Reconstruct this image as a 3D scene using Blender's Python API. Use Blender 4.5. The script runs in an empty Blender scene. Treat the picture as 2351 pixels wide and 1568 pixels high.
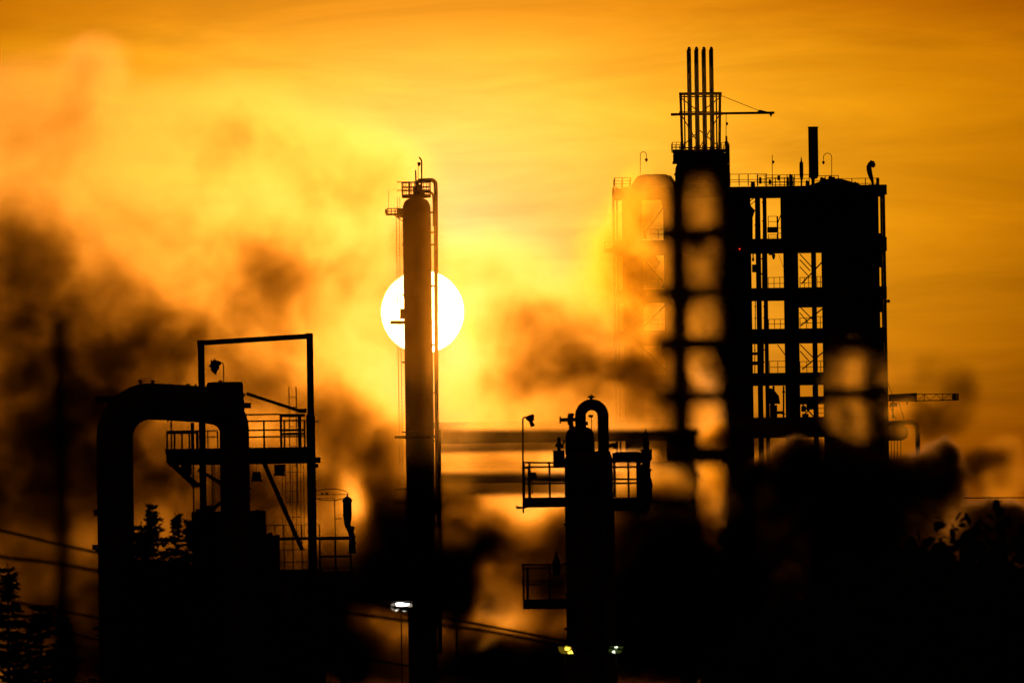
import bpy, bmesh, math, random
from mathutils import Vector, Matrix
C = bpy.context
sc = C.scene
COL = sc.collection
R = math.radians
rnd = random.Random(7)

# ------------------------------------------------------------------ camera
KPX = 0.1153 / 2351.0            # radians per pixel of the 2351 x 1568 survey of the view
CAMZ = 20.0
PITCH, ROLL = R(1.43), R(0.85)
cam_data = bpy.data.cameras.new("camera")
cam = bpy.data.objects.new("camera", cam_data)
COL.objects.link(cam)
cam_data.sensor_width = 36
cam_data.lens = 18 / (0.1153 / 2)
cam_data.clip_start = 1
cam_data.clip_end = 40000
cam_data.dof.use_dof = True
cam_data.dof.focus_distance = 650
cam_data.dof.aperture_fstop = 5.6
RM = Matrix.Rotation(R(90) + PITCH, 3, 'X') @ Matrix.Rotation(-ROLL, 3, 'Z')
cam.matrix_world = Matrix.Translation((0, 0, CAMZ)) @ RM.to_4x4()
sc.camera = cam


def ray(px, py):
    return RM @ Vector(((px - 1175.5) * KPX, (784 - py) * KPX, -1))


def P(px, py, D):
    """world point where the sight line of a surveyed point meets the vertical plane at distance D"""
    d = ray(px, py)
    return Vector((0, 0, CAMZ)) + d * (D / d.y)


SUN = ray(970, 716).normalized()

# ------------------------------------------------------------------ world
w = bpy.data.worlds.new("World")
sc.world = w
w.use_nodes = True
nt = w.node_tree
nt.nodes.clear()


def nd(tree, typ, **kw):
    n = tree.nodes.new(typ)
    for k, v in kw.items():
        setattr(n, k, v)
    return n


def math_n(tree, op, a, b=None, c=None, clamp=False):
    n = tree.nodes.new("ShaderNodeMath")
    n.operation = op
    n.use_clamp = clamp
    for i, v in enumerate((a, b, c)):
        if v is None:
            continue
        if isinstance(v, (int, float)):
            n.inputs[i].default_value = v
        else:
            tree.links.new(v, n.inputs[i])
    return n.outputs[0]


def vmath(tree, op, a, b=None, out=0):
    n = tree.nodes.new("ShaderNodeVectorMath")
    n.operation = op
    for i, v in enumerate((a, b)):
        if v is None:
            continue
        if isinstance(v, (tuple, list, Vector)):
            n.inputs[i].default_value = tuple(v)
        else:
            tree.links.new(v, n.inputs[i])
    return n.outputs[out]


tc = nd(nt, "ShaderNodeTexCoord").outputs["Generated"]
dirn = vmath(nt, 'NORMALIZE', tc)
sub = vmath(nt, 'SUBTRACT', dirn, SUN)
ang = vmath(nt, 'LENGTH', sub, out=1)              # angle from the sun, radians
sep = nd(nt, "ShaderNodeSeparateXYZ")
nt.links.new(dirn, sep.inputs[0])
elev = math_n(nt, 'ARCSINE', sep.outputs[2])
# thin streaky cloud, stretched along the horizon
smap = nd(nt, "ShaderNodeMapping")
nt.links.new(dirn, smap.inputs[0])
smap.inputs["Rotation"].default_value = (0, R(-4), 0)
smap.inputs["Scale"].default_value = (26, 26, 170)
sn = nd(nt, "ShaderNodeTexNoise")
sn.inputs["Scale"].default_value = 1.0
sn.inputs["Detail"].default_value = 6
sn.inputs["Roughness"].default_value = 0.6
sn.inputs["Distortion"].default_value = 0.5
nt.links.new(smap.outputs[0], sn.inputs[0])
streak = nd(nt, "ShaderNodeMapRange")
nt.links.new(sn.outputs[0], streak.inputs[0])
streak.inputs[1].default_value = .3
streak.inputs[2].default_value = .7
streak.inputs[3].default_value = .80
streak.inputs[4].default_value = 1.18
chan = []
PX = KPX
for amp, scale in ((2.32, 1010), (1.24, 790), (.82, 215)):
    e = math_n(nt, 'EXPONENT', math_n(nt, 'MULTIPLY', ang, -1.0 / (scale * PX)))
    chan.append(math_n(nt, 'MULTIPLY', e, amp))
comb = nd(nt, "ShaderNodeCombineColor")
for i, c_ in enumerate(chan):
    nt.links.new(c_, comb.inputs[i])
er = nd(nt, "ShaderNodeMapRange")
nt.links.new(elev, er.inputs[0])
er.inputs[1].default_value = 0.0
er.inputs[2].default_value = R(5)
ramp = nd(nt, "ShaderNodeValToRGB")
nt.links.new(er.outputs[0], ramp.inputs[0])
cr = ramp.color_ramp
cr.elements[0].position = 0.0
cr.elements[0].color = (.30, .17, .10, 1)
cr.elements[1].position = 1.0
cr.elements[1].color = (.45, .35, .22, 1)
for p_, c_ in ((.16, (.50, .34, .25, 1)), (.38, (.84, .76, .7, 1)), (.58, (1, 1, 1, 1)), (.655, (.95, .92, .86, 1)), (.71, (.76, .66, .5, 1))):
    q = cr.elements.new(p_)
    q.color = c_


def mulc(a, b):
    m = nd(nt, "ShaderNodeMix", data_type='RGBA', blend_type='MULTIPLY')
    m.inputs[0].default_value = 1
    nt.links.new(a, m.inputs[6])
    if isinstance(b, tuple):
        m.inputs[7].default_value = b
    else:
        nt.links.new(b, m.inputs[7])
    return m.outputs[2]


glow = mulc(mulc(comb.outputs[0], ramp.outputs[0]), streak.outputs[0])
disc = nd(nt, "ShaderNodeMapRange", interpolation_type='SMOOTHSTEP')
nt.links.new(ang, disc.inputs[0])
disc.inputs[1].default_value = 96.5 * PX
disc.inputs[2].default_value = 91 * PX
disc.inputs[3].default_value = 0
disc.inputs[4].default_value = 1
dcol = vmath(nt, 'SCALE', (60, 42, 24))
dn = dcol.node
nt.links.new(disc.outputs[0], dn.inputs["Scale"])
sky = nd(nt, "ShaderNodeTexSky", sky_type='NISHITA', sun_disc=False)
sky.sun_elevation = math.asin(SUN.z)
sky.sun_rotation = math.atan2(SUN.x, SUN.y)
sky.dust_density = 6
sky.air_density = 2
skyt = mulc(sky.outputs[0], (.10, .034, .006, 1))
tot = vmath(nt, 'ADD', glow, dcol)
s2 = vmath(nt, 'SCALE', skyt)
s2.node.inputs["Scale"].default_value = .3
tot = vmath(nt, 'ADD', tot, s2)
bg = nd(nt, "ShaderNodeBackground")
nt.links.new(tot, bg.inputs[0])
bg.inputs[1].default_value = 1.0
wo = nd(nt, "ShaderNodeOutputWorld")
nt.links.new(bg.outputs[0], wo.inputs[0])
w.cycles.sampling_method = 'MANUAL'
w.cycles.sample_map_resolution = 2048

# ------------------------------------------------------------------ sun lamp
sl = bpy.data.lights.new("sun", 'SUN')
sl.energy = 2.0
sl.angle = R(.53)
sl.color = (1, .35, .085)
so = bpy.data.objects.new("sun", sl)
COL.objects.link(so)
so.rotation_euler = SUN.to_track_quat('Z', 'Y').to_euler()

sc.view_settings.view_transform = 'Standard'
sc.view_settings.look = 'None'
sc.view_settings.exposure = 0
sc.view_settings.gamma = 1
cy = sc.cycles
cy.volume_bounces = 0
cy.max_bounces = 2
cy.diffuse_bounces = 1
cy.glossy_bounces = 1
cy.transparent_max_bounces = 16
cy.use_denoising = True
cy.denoiser = 'OPENIMAGEDENOISE'
cy.volume_step_rate = 3.0
cy.volume_max_steps = 512


# ------------------------------------------------------------------ materials
def mat(name, col, rough=.7, metal=0.0, var=.35, scale=.8, bump=.0):
    m = bpy.data.materials.new(name)
    m.use_nodes = True
    t = m.node_tree
    b = t.nodes["Principled BSDF"]
    b.inputs["Roughness"].default_value = rough
    b.inputs["Metallic"].default_value = metal
    b.inputs["Specular IOR Level"].default_value = 0
    o = nd(t, "ShaderNodeTexCoord").outputs["Object"]
    n = nd(t, "ShaderNodeTexNoise")
    n.inputs["Scale"].default_value = scale
    n.inputs["Detail"].default_value = 5
    t.links.new(o, n.inputs[0])
    r_ = nd(t, "ShaderNodeValToRGB")
    t.links.new(n.outputs[0], r_.inputs[0])
    r_.color_ramp.elements[0].position = .35
    r_.color_ramp.elements[1].position = .68
    r_.color_ramp.elements[0].color = tuple(c * (1 - var) for c in col) + (1,)
    r_.color_ramp.elements[1].color = tuple(min(1, c * (1 + var)) for c in col) + (1,)
    t.links.new(r_.outputs[0], b.inputs["Base Color"])
    if bump:
        bn = nd(t, "ShaderNodeBump")
        bn.inputs["Strength"].default_value = bump
        bn.inputs["Distance"].default_value = .05
        t.links.new(n.outputs[0], bn.inputs["Height"])
        t.links.new(bn.outputs[0], b.inputs["Normal"])
    return m


def emit(name, col, s):
    m = bpy.data.materials.new(name)
    m.use_nodes = True
    b = m.node_tree.nodes["Principled BSDF"]
    b.inputs["Base Color"].default_value = (.02, .02, .02, 1)
    b.inputs["Emission Color"].default_value = col + (1,)
    b.inputs["Emission Strength"].default_value = s
    return m


STEEL = mat("painted_steel", (.055, .052, .05), .65)
PIPE = mat("pipe_cladding", (.07, .068, .065), .6, .2, .25, .5)
VESSEL = mat("vessel_steel", (.075, .07, .065), .6, .2, .3, .4)
RUST = mat("weathered_steel", (.06, .035, .022), .85, 0, .45, 1.5, .3)
CONC = mat("concrete", (.16, .15, .14), .95, 0, .3, .2, .3)
CLAD = mat("wall_cladding", (.06, .055, .05), .8, 0, .25, .3)
CABLE = mat("cable_rubber", (.002, .002, .002), 1)
LAMPM = mat("lamp_housing", (.04, .04, .04), .5)
NEEDLE = mat("spruce_needles", (.025, .045, .02), .8, 0, .5, 3)
LEAF = mat("broad_leaves", (.035, .06, .02), .7, 0, .5, 2)
BARK = mat("bark", (.05, .035, .025), .95, 0, .4, 4, .5)
GLASSM = mat("dull_lens", (.05, .02, .015), .3)
GROUND = mat("ground_soil", (.05, .045, .035), 1, 0, .5, .02)
WHITE_L = emit("white_lamp_glow", (1, .93, .85), 5)
YEL_L = emit("yellow_lamp_glow", (1, .62, .05), 4)
YEL_D = emit("yellow_lamp_dim", (1, .65, .03), .10)
GRN_L = emit("cool_lamp_glow", (.9, 1, .7), 4)
GRN_D = emit("cool_lamp_dim", (.6, .9, .08), .05)
WHT_D = emit("white_lamp_dim", (1, .8, .6), .25)
RED_L = emit("red_beacon_glow", (1, .03, .01), 3)
AMB_L = emit("amber_lamp_glow", (1, .35, .02), .9)


# ------------------------------------------------------------------ builders
class G:
    def __init__(s):
        s.bm = bmesh.new()

    def box(s, c, size, rot=None):
        c = Vector(c)
        hx, hy, hz = size[0] / 2, size[1] / 2, size[2] / 2
        vs = []
        for x in (-hx, hx):
            for y in (-hy, hy):
                for z in (-hz, hz):
                    v = Vector((x, y, z))
                    if rot is not None:
                        v = rot @ v
                    vs.append(s.bm.verts.new(c + v))
        for f in ((0, 1, 3, 2), (4, 6, 7, 5), (0, 4, 5, 1), (2, 3, 7, 6), (0, 2, 6, 4), (1, 5, 7, 3)):
            s.bm.faces.new([vs[i] for i in f])
        return s

    def pb(s, x0, y0, x1, y1, D, t=.3):
        c = P((x0 + x1) / 2, (y0 + y1) / 2, D)
        k = KPX * D
        return s.box(c, (abs(x1 - x0) * k, t, abs(y1 - y0) * k))

    def col(s, x, y0, w_, D, t=None, base=0.0):
        """upright from pixel (x, y0) down to world height base"""
        k = KPX * D
        top = P(x, y0, D)
        h = top.z - base
        return s.box((top.x, D, base + h / 2), (w_ * k, t or w_ * k, h))

    def beam(s, p, q, w_, t=None):
        p, q = Vector(p), Vector(q)
        d = q - p
        if d.length < 1e-5:
            return s
        rot = d.to_track_quat('X', 'Z').to_matrix()
        return s.box((p + q) / 2, (d.length, t or w_, w_), rot)

    def pbeam(s, x0, y0, x1, y1, wpx, D, t=None, D2=None):
        k = KPX * D
        return s.beam(P(x0, y0, D), P(x1, y1, D2 or D), wpx * k, t)

    def tube(s, pts, r, n=12, cap=True):
        pts = [Vector(p) for p in pts]
        rr = r if isinstance(r, (list, tuple)) else [r] * len(pts)
        prev = None
        u = None
        for i, p in enumerate(pts):
            if i == 0:
                d = pts[1] - p
            elif i == len(pts) - 1:
                d = p - pts[i - 1]
            else:
                d = (pts[i + 1] - p).normalized() + (p - pts[i - 1]).normalized()
            d.normalize()
            if u is None:
                u = d.orthogonal().normalized()
            u = (u - d * u.dot(d)).normalized()
            v = d.cross(u)
            ring = [s.bm.verts.new(p + (u * math.cos(2 * math.pi * j / n) + v * math.sin(2 * math.pi * j / n)) * rr[i]) for j in range(n)]
            if prev:
                for j in range(n):
                    f = s.bm.faces.new((prev[j], prev[(j + 1) % n], ring[(j + 1) % n], ring[j]))
                    f.smooth = True
            elif cap:
                s.bm.faces.new(list(reversed(ring)))
            prev = ring
        if cap:
            s.bm.faces.new(prev)
        return s

    def ptube(s, pts, wpx, D, n=10):
        """pts in pixels; wpx = diameter in pixels (or list)"""
        k = KPX * D
        rr = [a * k / 2 for a in wpx] if isinstance(wpx, (list, tuple)) else wpx * k / 2
        return s.tube([P(a[0], a[1], a[2] if len(a) > 2 else D) for a in pts], rr, n)

    def lathe(s, px, D, prof, n=20, wscale=1.0):
        """prof: [(y pixel, diameter pixel)] top to bottom about one vertical axis"""
        k = KPX * D
        x0 = P(px, prof[0][0], D).x
        prev = None
        for (y, d_) in prof:
            z = P(px, y, D).z
            r = max(d_, .05) * k / 2
            ring = [s.bm.verts.new((x0 + r * math.cos(2 * math.pi * j / n), D + r * math.sin(2 * math.pi * j / n), z)) for j in range(n)]
            if prev:
                for j in range(n):
                    f = s.bm.faces.new((ring[j], ring[(j + 1) % n], prev[(j + 1) % n], prev[j]))
                    f.smooth = True
            else:
                s.bm.faces.new(list(reversed(ring)))
            prev = ring
        s.bm.faces.new(prev)
        return s

    def poly(s, pts, D, t):
        """pixel outline at D extruded t deep"""
        a = [s.bm.verts.new(P(x, y, D) - Vector((0, t / 2, 0))) for x, y in pts]
        b = [s.bm.verts.new(P(x, y, D) + Vector((0, t / 2, 0))) for x, y in pts]
        s.bm.faces.new(a)
        s.bm.faces.new(list(reversed(b)))
        for i in range(len(a)):
            j = (i + 1) % len(a)
            s.bm.faces.new((a[j], a[i], b[i], b[j]))
        return s


def arc(cx, cy, r, a0, a1, n=8):
    """pixel arc, angles in degrees, 0 = right, 90 = up"""
    return [(cx + r * math.cos(R(a0 + (a1 - a0) * i / n)), cy - r * math.sin(R(a0 + (a1 - a0) * i / n))) for i in range(n + 1)]


def thing(name, label, cat, loc=(0, 0, 0), group=None):
    o = bpy.data.objects.new(name, None)
    o.empty_display_size = .5
    COL.objects.link(o)
    o.location = loc
    o["label"] = label
    o["category"] = cat
    if group:
        o["group"] = group
    return o


def wloc(o):
    v = Vector(o.location)
    if o.parent:
        v += wloc(o.parent)
    return v


def part(name, parent, g, m, label=None):
    bm = g.bm
    off = wloc(parent) if parent else Vector()
    bmesh.ops.recalc_face_normals(bm, faces=bm.faces)
    for v in bm.verts:
        v.co -= off
    me = bpy.data.meshes.new(name)
    bm.to_mesh(me)
    bm.free()
    o = bpy.data.objects.new(name, me)
    COL.objects.link(o)
    me.materials.append(m)
    if parent:
        o.parent = parent
    if label:
        o["label"] = label
    return o


def single(name, g, m, label=None, cat=None, group=None, kind=None):
    # origin at the base centre
    bm = g.bm
    xs = [v.co for v in bm.verts]
    lo = Vector((min(v.x for v in xs), min(v.y for v in xs), min(v.z for v in xs)))
    hi = Vector((max(v.x for v in xs), max(v.y for v in xs), max(v.z for v in xs)))
    base = Vector(((lo.x + hi.x) / 2, (lo.y + hi.y) / 2, lo.z))
    bmesh.ops.recalc_face_normals(bm, faces=bm.faces)
    for v in bm.verts:
        v.co -= base
    me = bpy.data.meshes.new(name)
    bm.to_mesh(me)
    bm.free()
    o = bpy.data.objects.new(name, me)
    COL.objects.link(o)
    me.materials.append(m)
    o.location = base
    if kind:
        o["kind"] = kind
    if label:
        o["label"] = label
        o["category"] = cat
    if group:
        o["group"] = group
    return o


def railing(parent, x0, x1, ys, yb, D, posts, wr=2.0, wp=2.4, back=None, m=STEEL):
    """guard rail: ys = heights of the rails in pixels, yb = deck; back = distance of the far side"""
    g = G()
    k = KPX * D
    xa, xb = P(x0, yb, D).x, P(x1, yb, D).x
    zb = P((x0 + x1) / 2, yb, D).z
    zs = [P((x0 + x1) / 2, y, D).z for y in ys]
    for dd in ([D] if back is None else [D, back]):
        for z in zs:
            g.box(((xa + xb) / 2, dd, z), (xb - xa + wp * k, wr * k, wr * k))
        for i in range(posts):
            x = xa + (xb - xa) * i / (posts - 1)
            h = max(zs) - zb
            g.box((x, dd, zb + h / 2), (wp * k, wp * k, h))
    if back is not None:
        for x in (xa, xb):
            for z in zs:
                g.box((x, (D + back) / 2, z), (wr * k, back - D, wr * k))
    return part("railing", parent, g, m)


def ladder(parent, x, y0, y1, wpx, D, rail=1.0, step=.3, cage=False):
    g = G()
    k = KPX * D
    top, bot = P(x, y0, D), P(x, y1, D)
    hw = wpx * k / 2
    for s_ in (-1, 1):
        g.box((top.x + s_ * hw, D, (top.z + bot.z) / 2), (rail * k, .08, top.z - bot.z))
    z = bot.z + step
    while z < top.z - .02:
        g.box((top.x, D, z), (2 * hw, .04, rail * k * .7))
        z += step
    lad = part("ladder", parent, g, STEEL)
    if cage:
        g = G()
        r = hw * 1.25
        z = bot.z + 2.2
        while z < top.z:
            pts = [(top.x + r * math.cos(a), D - .05 - r * 1.1 + r * 1.1 * math.cos(a * 2) * 0 - r * math.sin(a) * .9, z) for a in [math.pi * i / 8 for i in range(9)]]
            g.tube(pts, .02, 5)
            z += .9
        for a in (0.0, .25, .5, .75, 1.0):
            th = math.pi * a
            g.box((top.x + r * math.cos(th), D - .05 - r * 1.1 - r * math.sin(th) * .9, (bot.z + 2.2 + top.z) / 2), (.04, .04, top.z - bot.z - 2.2))
        part("safety_cage", lad, g, STEEL)
    return lad


# ------------------------------------------------------------------ ground
g = G()
n = 24
for i in range(1):
    vs = [g.bm.verts.new(v) for v in ((-20000, -300, 0), (20000, -300, 0), (20000, 38000, 0), (-20000, 38000, 0))]
    g.bm.faces.new(vs)
gr = single("ground", g, GROUND, kind="structure")

# ================================================================== process building (900 m)
DB = 900.0
KB = KPX * DB
bld = thing("process_building", "tall dark steel framed process building with many decks and cut-out bays, right of the sun", "process building", (P(1722, 700, DB).x, DB + 3.5, 0))


def vcol(g, x0, x1, y0, y1, D, t, dy=0, xr=700):
    """vertical member whose left/right pixel edges are read at row xr"""
    c = P((x0 + x1) / 2, xr, D)
    zt = P((x0 + x1) / 2, y0, D).z
    zb = 0 if y1 is None else P((x0 + x1) / 2, y1, D).z
    g.box((c.x, D + dy, (zt + zb) / 2), ((x1 - x0) * KPX * D, t, zt - zb))
    return g


for (a, b, y0, y1) in ((1410, 2036, 429, 452), (1410, 2036, 549, 581), (1410, 2036, 662, 690), (1410, 2036, 756, 790), (1410, 2038, 857, 886), (1836, 2038, 909, 926), (1410, 2040, 959, 1006)):
    g = G()
    c0 = P((a + b) / 2, (y0 + y1) / 2, DB)
    # edge beam, deck plate and joists of one floor
    h = (y1 - y0) * KB
    wdt = (b - a) * KB
    g.box((c0.x, DB - .1, c0.z), (wdt, .6, h))
    g.box((c0.x, DB + 7.1, c0.z), (wdt, .5, h * .8))
    g.box((c0.x, DB + 3.5, c0.z + h * .2), (wdt - .3, 6.4, h * .45))
    part("floor_deck", bld, g, STEEL)
for (a, b, t) in ((1410, 1414.5, .3), (1418.5, 1422, .3), (1432, 1477, .9), (1740, 1749, .5), (1757.5, 1763.5, .4), (1868, 1875.5, .4), (2029.5, 2036, .4)):
    g = G()
    vcol(g, a, b, 431, None, DB, t, .35)
    vcol(g, a + 1, b - 1, 431, None, DB, t, 6.6)
    part("column", bld, g, STEEL)
for (a, b, y0, y1, t) in ((1528, 1727, 440, None, 5.5), (1804, 1835, 440, None, 4.5), (1892.5, 2021, 440, None, 6), (1799, 1892, 446, 575, 4), (1835, 1893, 686, 703, 3)):
    g = G()
    vcol(g, a, b, y0, y1, DB, t, 3.5)
    if b - a > 100:      # corrugation ribs
        nr = int((b - a) / 9)
        for i in range(nr):
            vcol(g, a + (b - a) * (i + .3) / nr, a + (b - a) * (i + .5) / nr, y0 + 4, y1, DB, .12, 3.5 - t / 2 - .05)
    part("wall_panel", bld, g, CLAD)
# outer slot filler, small shafts and pipes in the slits
g = G()
vcol(g, 2021, 2030, 533, 612, DB, .5, 3)
vcol(g, 2021, 2030, 658, 715, DB, .5, 3)
vcol(g, 2021, 2031, 750, None, DB, .5, 3)
part("wall_panel", bld, g, CLAD)
rnd.seed(11)
for (x, y0, y1, wd) in ((1734.5, 470, 549, 2.2), (1729, 581, 600, 3), (1742, 581, 662, 3), (1753, 452, 549, 4), (1752, 581, 662, 5), (1755, 690, 756, 3), (1734, 690, 756, 2), (1739.5, 697, 756, 2.2), (1747, 690, 756, 2.4), (1744, 790, 857, 3), (1752, 790, 857, 4), (1722, 815, 857, 3), (1733, 790, 857, 2), (1776, 886, 1000, 5), (1799, 886, 1000, 4), (1813, 886, 1000, 9)):
    g = G()
    g.ptube([(x, y0), (x, y1)], wd, DB + 2.5, 8)
    for yy in (y0 + 12, (y0 + y1) / 2 + 6):
        g.ptube([(x, yy), (x, yy + 3)], wd * 1.8, DB + 2.5, 8)
    part("riser_pipe", bld, g, PIPE)
# clutter in the lower left bays
g = G()
for (x0, y0, x1, y1) in ((1727, 608, 1740, 625), (1721, 809, 1740, 815), (1719, 830, 1739, 838), (1768, 895, 1778, 930), (1768, 930, 1784, 960), (1784, 944, 1800, 950), (1790, 962, 1800, 973), (1840, 932, 1850, 945), (1852, 927, 1870, 940), (1842, 950, 1856, 959), (1866, 886, 1876, 909)):
    part("equipment", bld, G().pb(x0, y0, x1, y1, DB + 2, 1.5), STEEL)
# cross braces
for (x0, y0, x1, y1, wd) in ((1836, 583, 1868, 618, 2.2), (1836, 596, 1860, 622, 2.2), (1840, 652, 1891, 598, 3.2), (1836, 612, 1856, 634, 2),
                             (1836, 704, 1868, 736, 2.2), (1838, 748, 1892, 706, 3), (1836, 718, 1856, 742, 2),
                             (1837, 791, 1868, 822, 2.2), (1837, 806, 1858, 830, 2.2), (1842, 848, 1894, 805, 3),
                             (1785, 791, 1805, 818, 2), (1801, 470, 1786, 512, 2), (1788, 585, 1803, 625, .8),
                             (1842, 928, 1868, 956, 3), (1842, 956, 1868, 930, 3), (1712, 470, 1735, 452, 1.8), (1718, 475, 1738, 458, 1.8)):
    g = G()
    g.pbeam(x0, y0, x1, y1, wd, DB + 1.2, .15)
    part("brace", bld, g, STEEL)
g = G()
g.poly([(1706, 452), (1733, 484), (1728, 500), (1728, 549), (1706, 549)], DB + 1.5, 1)
part("gusset_panel", bld, g, CLAD)
g = G()
g.poly([(1763, 890), (1775, 893), (1788, 909), (1791, 927), (1763, 927)], DB + 1.5, 1)
part("gusset_panel", bld, g, CLAD)
# infill and braces added to vary the shadows cast through the left bays
for pts in ([(1476, 581), (1500, 581), (1517, 604), (1506, 618), (1490, 600), (1476, 598)], [(1476, 515), (1486, 549), (1476, 549)], [(1529, 452), (1516, 452), (1529, 505)],
            [(1529, 640), (1518, 662), (1529, 662)], [(1476, 690), (1488, 690), (1476, 715)], [(1529, 790), (1529, 830), (1519, 812), (1517, 790)], [(1476, 835), (1490, 857), (1476, 857)]):
    part("gusset_panel", bld, G().poly(pts, DB + 1.5, .8), CLAD)
for (x0, y0, x1, y1, wd) in ((1477, 595, 1528, 655, 3), (1477, 752, 1528, 700, 3), (1477, 800, 1528, 850, 3.5), (1477, 540, 1528, 470, 2.5)):
    part("brace", bld, G().pbeam(x0, y0, x1, y1, wd, DB + 2.2, .2), STEEL)
for (x0, x1, ys, yb, n_) in ((1478, 1528, (527, 538), 549, 4), (1478, 1528, (640, 651), 662, 4), (1478, 1528, (734, 745), 756, 4), (1478, 1528, (834, 845), 857, 4)):
    railing(bld, x0, x1, ys, yb, DB + .2, n_, 1.3, 1.5)
# landing and deck rails
g = G()
g.pb(1762, 522, 1786, 534, DB + 2, 1.6)
g.pb(1784, 497, 1787, 549, DB + 2, .2)
part("landing", bld, g, STEEL)
for (x0, x1, ys, yb, n_) in ((1764, 1784, (497, 509), 522, 2), (1786, 1801, (524, 536), 549, 2), (1764, 1784, (539, 545), 549, 2),
                             (1764, 1804, (637, 651), 662, 4), (1837, 1867, (637, 650), 662, 4), (1876, 1892, (635, 648), 662, 3),
                             (1765, 1805, (733, 744), 756, 4), (1837, 1867, (730, 742), 756, 3), (1875, 1892, (727, 741), 756, 3),
                             (1767, 1805, (829, 843), 857, 3), (1837, 1868, (830, 843), 857, 3), (1876, 1893, (829, 843), 857, 3), (1879, 1894, (937, 948), 959, 2)):
    railing(bld, x0, x1, ys, yb, DB + .2, n_, 1.3, 1.5)
# left landings that stick out beyond the outer column
g = G()
g.pb(1388, 572, 1412, 579, DB + 2, 2.5)
part("landing", bld, g, STEEL)
railing(bld, 1388, 1410, (556, 564), 573, DB + 1, 2, 1.2, 1.4)
# roof edge rails
railing(bld, 1411, 1448, (409, 416, 423), 429, DB, 3, 1.3, 2.2, DB + 7)
railing(bld, 1676, 1760, (400, 413, 418), 427, DB, 5, 1.3, 2.2)
railing(bld, 1740, 1858, (402, 411, 419), 427, DB + 7, 8, 1.3, 2.0)
railing(bld, 1760, 1822, (408, 418, 425), 434, DB + 1, 4, 1.4, 2.0)
railing(bld, 1865, 1925, (404, 415), 427, DB + 3, 3, 1.5, 2.0)
railing(bld, 1925, 2018, (410, 422), 427, DB + 6.5, 4, 1.3, 2.0)
g = G()
for x, y, w_, h in ((1724, 419, 9, 10), (1812, 402, 8, 28), (1806, 408, 5, 20), (1743, 408, 5, 14), (1785, 404, 4, 10), (1850, 416, 7, 12), (1883, 409, 11, 12), (1902, 407, 15, 12), (1960, 420, 10, 8), (2012, 410, 5, 20), (1897, 414, 8, 14), (1765, 414, 6, 9)):
    g = G().pb(x, y, x + w_, y + h, DB + 3 + (x % 3), 1)
    g.pb(x + 1, y - 2, x + w_ * .5, y + 1, DB + 3 + (x % 3), .6)
    g.pb(x - 1, y + h * .6, x + w_ + 1, y + h * .7, DB + 3 + (x % 3), 1.1)
    part("roof_equipment", bld, g, STEEL)
g = G()
g.poly([(1852, 430), (1868, 424), (1892, 414), (1925, 412), (1950, 419), (1978, 428)], DB + 3.5, 5)
part("roof", bld, g, CLAD)
g = G()
g.pb(2036, 688, 2043, 695, DB, .4)
part("wall_light", bld, g, LAMPM)
g = G()
g.pb(1765, 581, 1775, 586, DB, .4)
g.lathe(1776, DB - .2, [(583, 7), (588, 8), (594, 5), (596, 2)], 10)
part("ceiling_light", bld, g, LAMPM)
for (x, y, wd, m_) in ((1848, 1008, 4.5, AMB_L), (1864, 1009, 2, AMB_L), (1698, 572, 2.6, RED_L)):
    g = G()
    c = P(x, y, DB - .6)
    bmesh.ops.create_icosphere(g.bm, subdivisions=2, radius=wd * KB / 2, matrix=Matrix.Translation(c))
    part("indicator_light", bld, g, m_)

# storage tank on the left of the roof
t = thing("roof_tank", "pale glowing tank with sloping shoulder on the left corner of the process building roof", "tank", P(1500, 432, DB + 3.5))
part("shell", t, G().lathe(1502, DB + 3.6, [(403, 60), (405, 78), (429, 112), (431, 112)], 24), VESSEL)
part("top_plate", t, G().lathe(1502, DB + 3.6, [(401.5, 56), (403.2, 60)], 24), STEEL)

# reactor drum with the dome
t = thing("reactor_drum", "broad domed drum on the process building roof under the four vent pipes", "drum", P(1612, 440, DB + 3))
part("shell", t, G().lathe(1612, DB + 3, [(352, 96), (362, 104), (372, 114), (386, 124), (398, 126), (440, 126)], 28), VESSEL)
g = G()
g.lathe(1612, DB + 3, [(398, 129), (402, 129)], 28)
g.lathe(1612, DB + 3, [(418, 129), (421, 129)], 28)
part("stiffening_ring", t, g, STEEL)

# ------------------------------------------------------------------ vent stack tower
t = thing("vent_stack_tower", "lattice tower with four slim slant-tipped vent pipes rising above the domed drum", "vent stack", P(1607, 372, DB + 3))
for i, x in enumerate((1580.5, 1597.5, 1614.5, 1631.5)):
    g = G()
    k = KB
    g.lathe(x + .9, DB + 3, [(116, 10), (230, 10.2), (365, 10.8)], 12)
    # bevelled, rounded tip
    g.lathe(x + 1.5, DB + 3, [(108, 3), (109.5, 6), (113, 8), (117, 9.8)], 10)
    part("vent_pipe", t, g, PIPE)
for x, xb in ((1562.5, 1566.5), (1653, 1652)):
    for dd in (DB + .6, DB + 5.4):
        g = G()
        g.beam(P(x, 214, dd), P(xb, 350, dd), 6 * KB, .3)
        part("tower_leg", t, g, STEEL)
for x, xb in ((1571, 1573), (1644.5, 1646)):
    g = G()
    g.beam(P(x, 214, DB + 5.4), P(xb, 350, DB + 5.4), 3.4 * KB, .2)
    part("tower_leg", t, g, STEEL)
for yy, th in ((216, 6.5), (222.5, 3), (262, 6), (257, 1.6), (340, 3)):
    g = G()
    for dd in (DB + .6, DB + 5.4):
        g.beam(P(1559, yy + .3, dd), P(1657, yy - .8, dd), th * KB, .2)
    for x in (1562, 1653):
        g.beam(P(x, yy, DB + .6), P(x, yy, DB + 5.4), th * KB, .2)
    part("tower_ring", t, g, STEEL)
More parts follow.
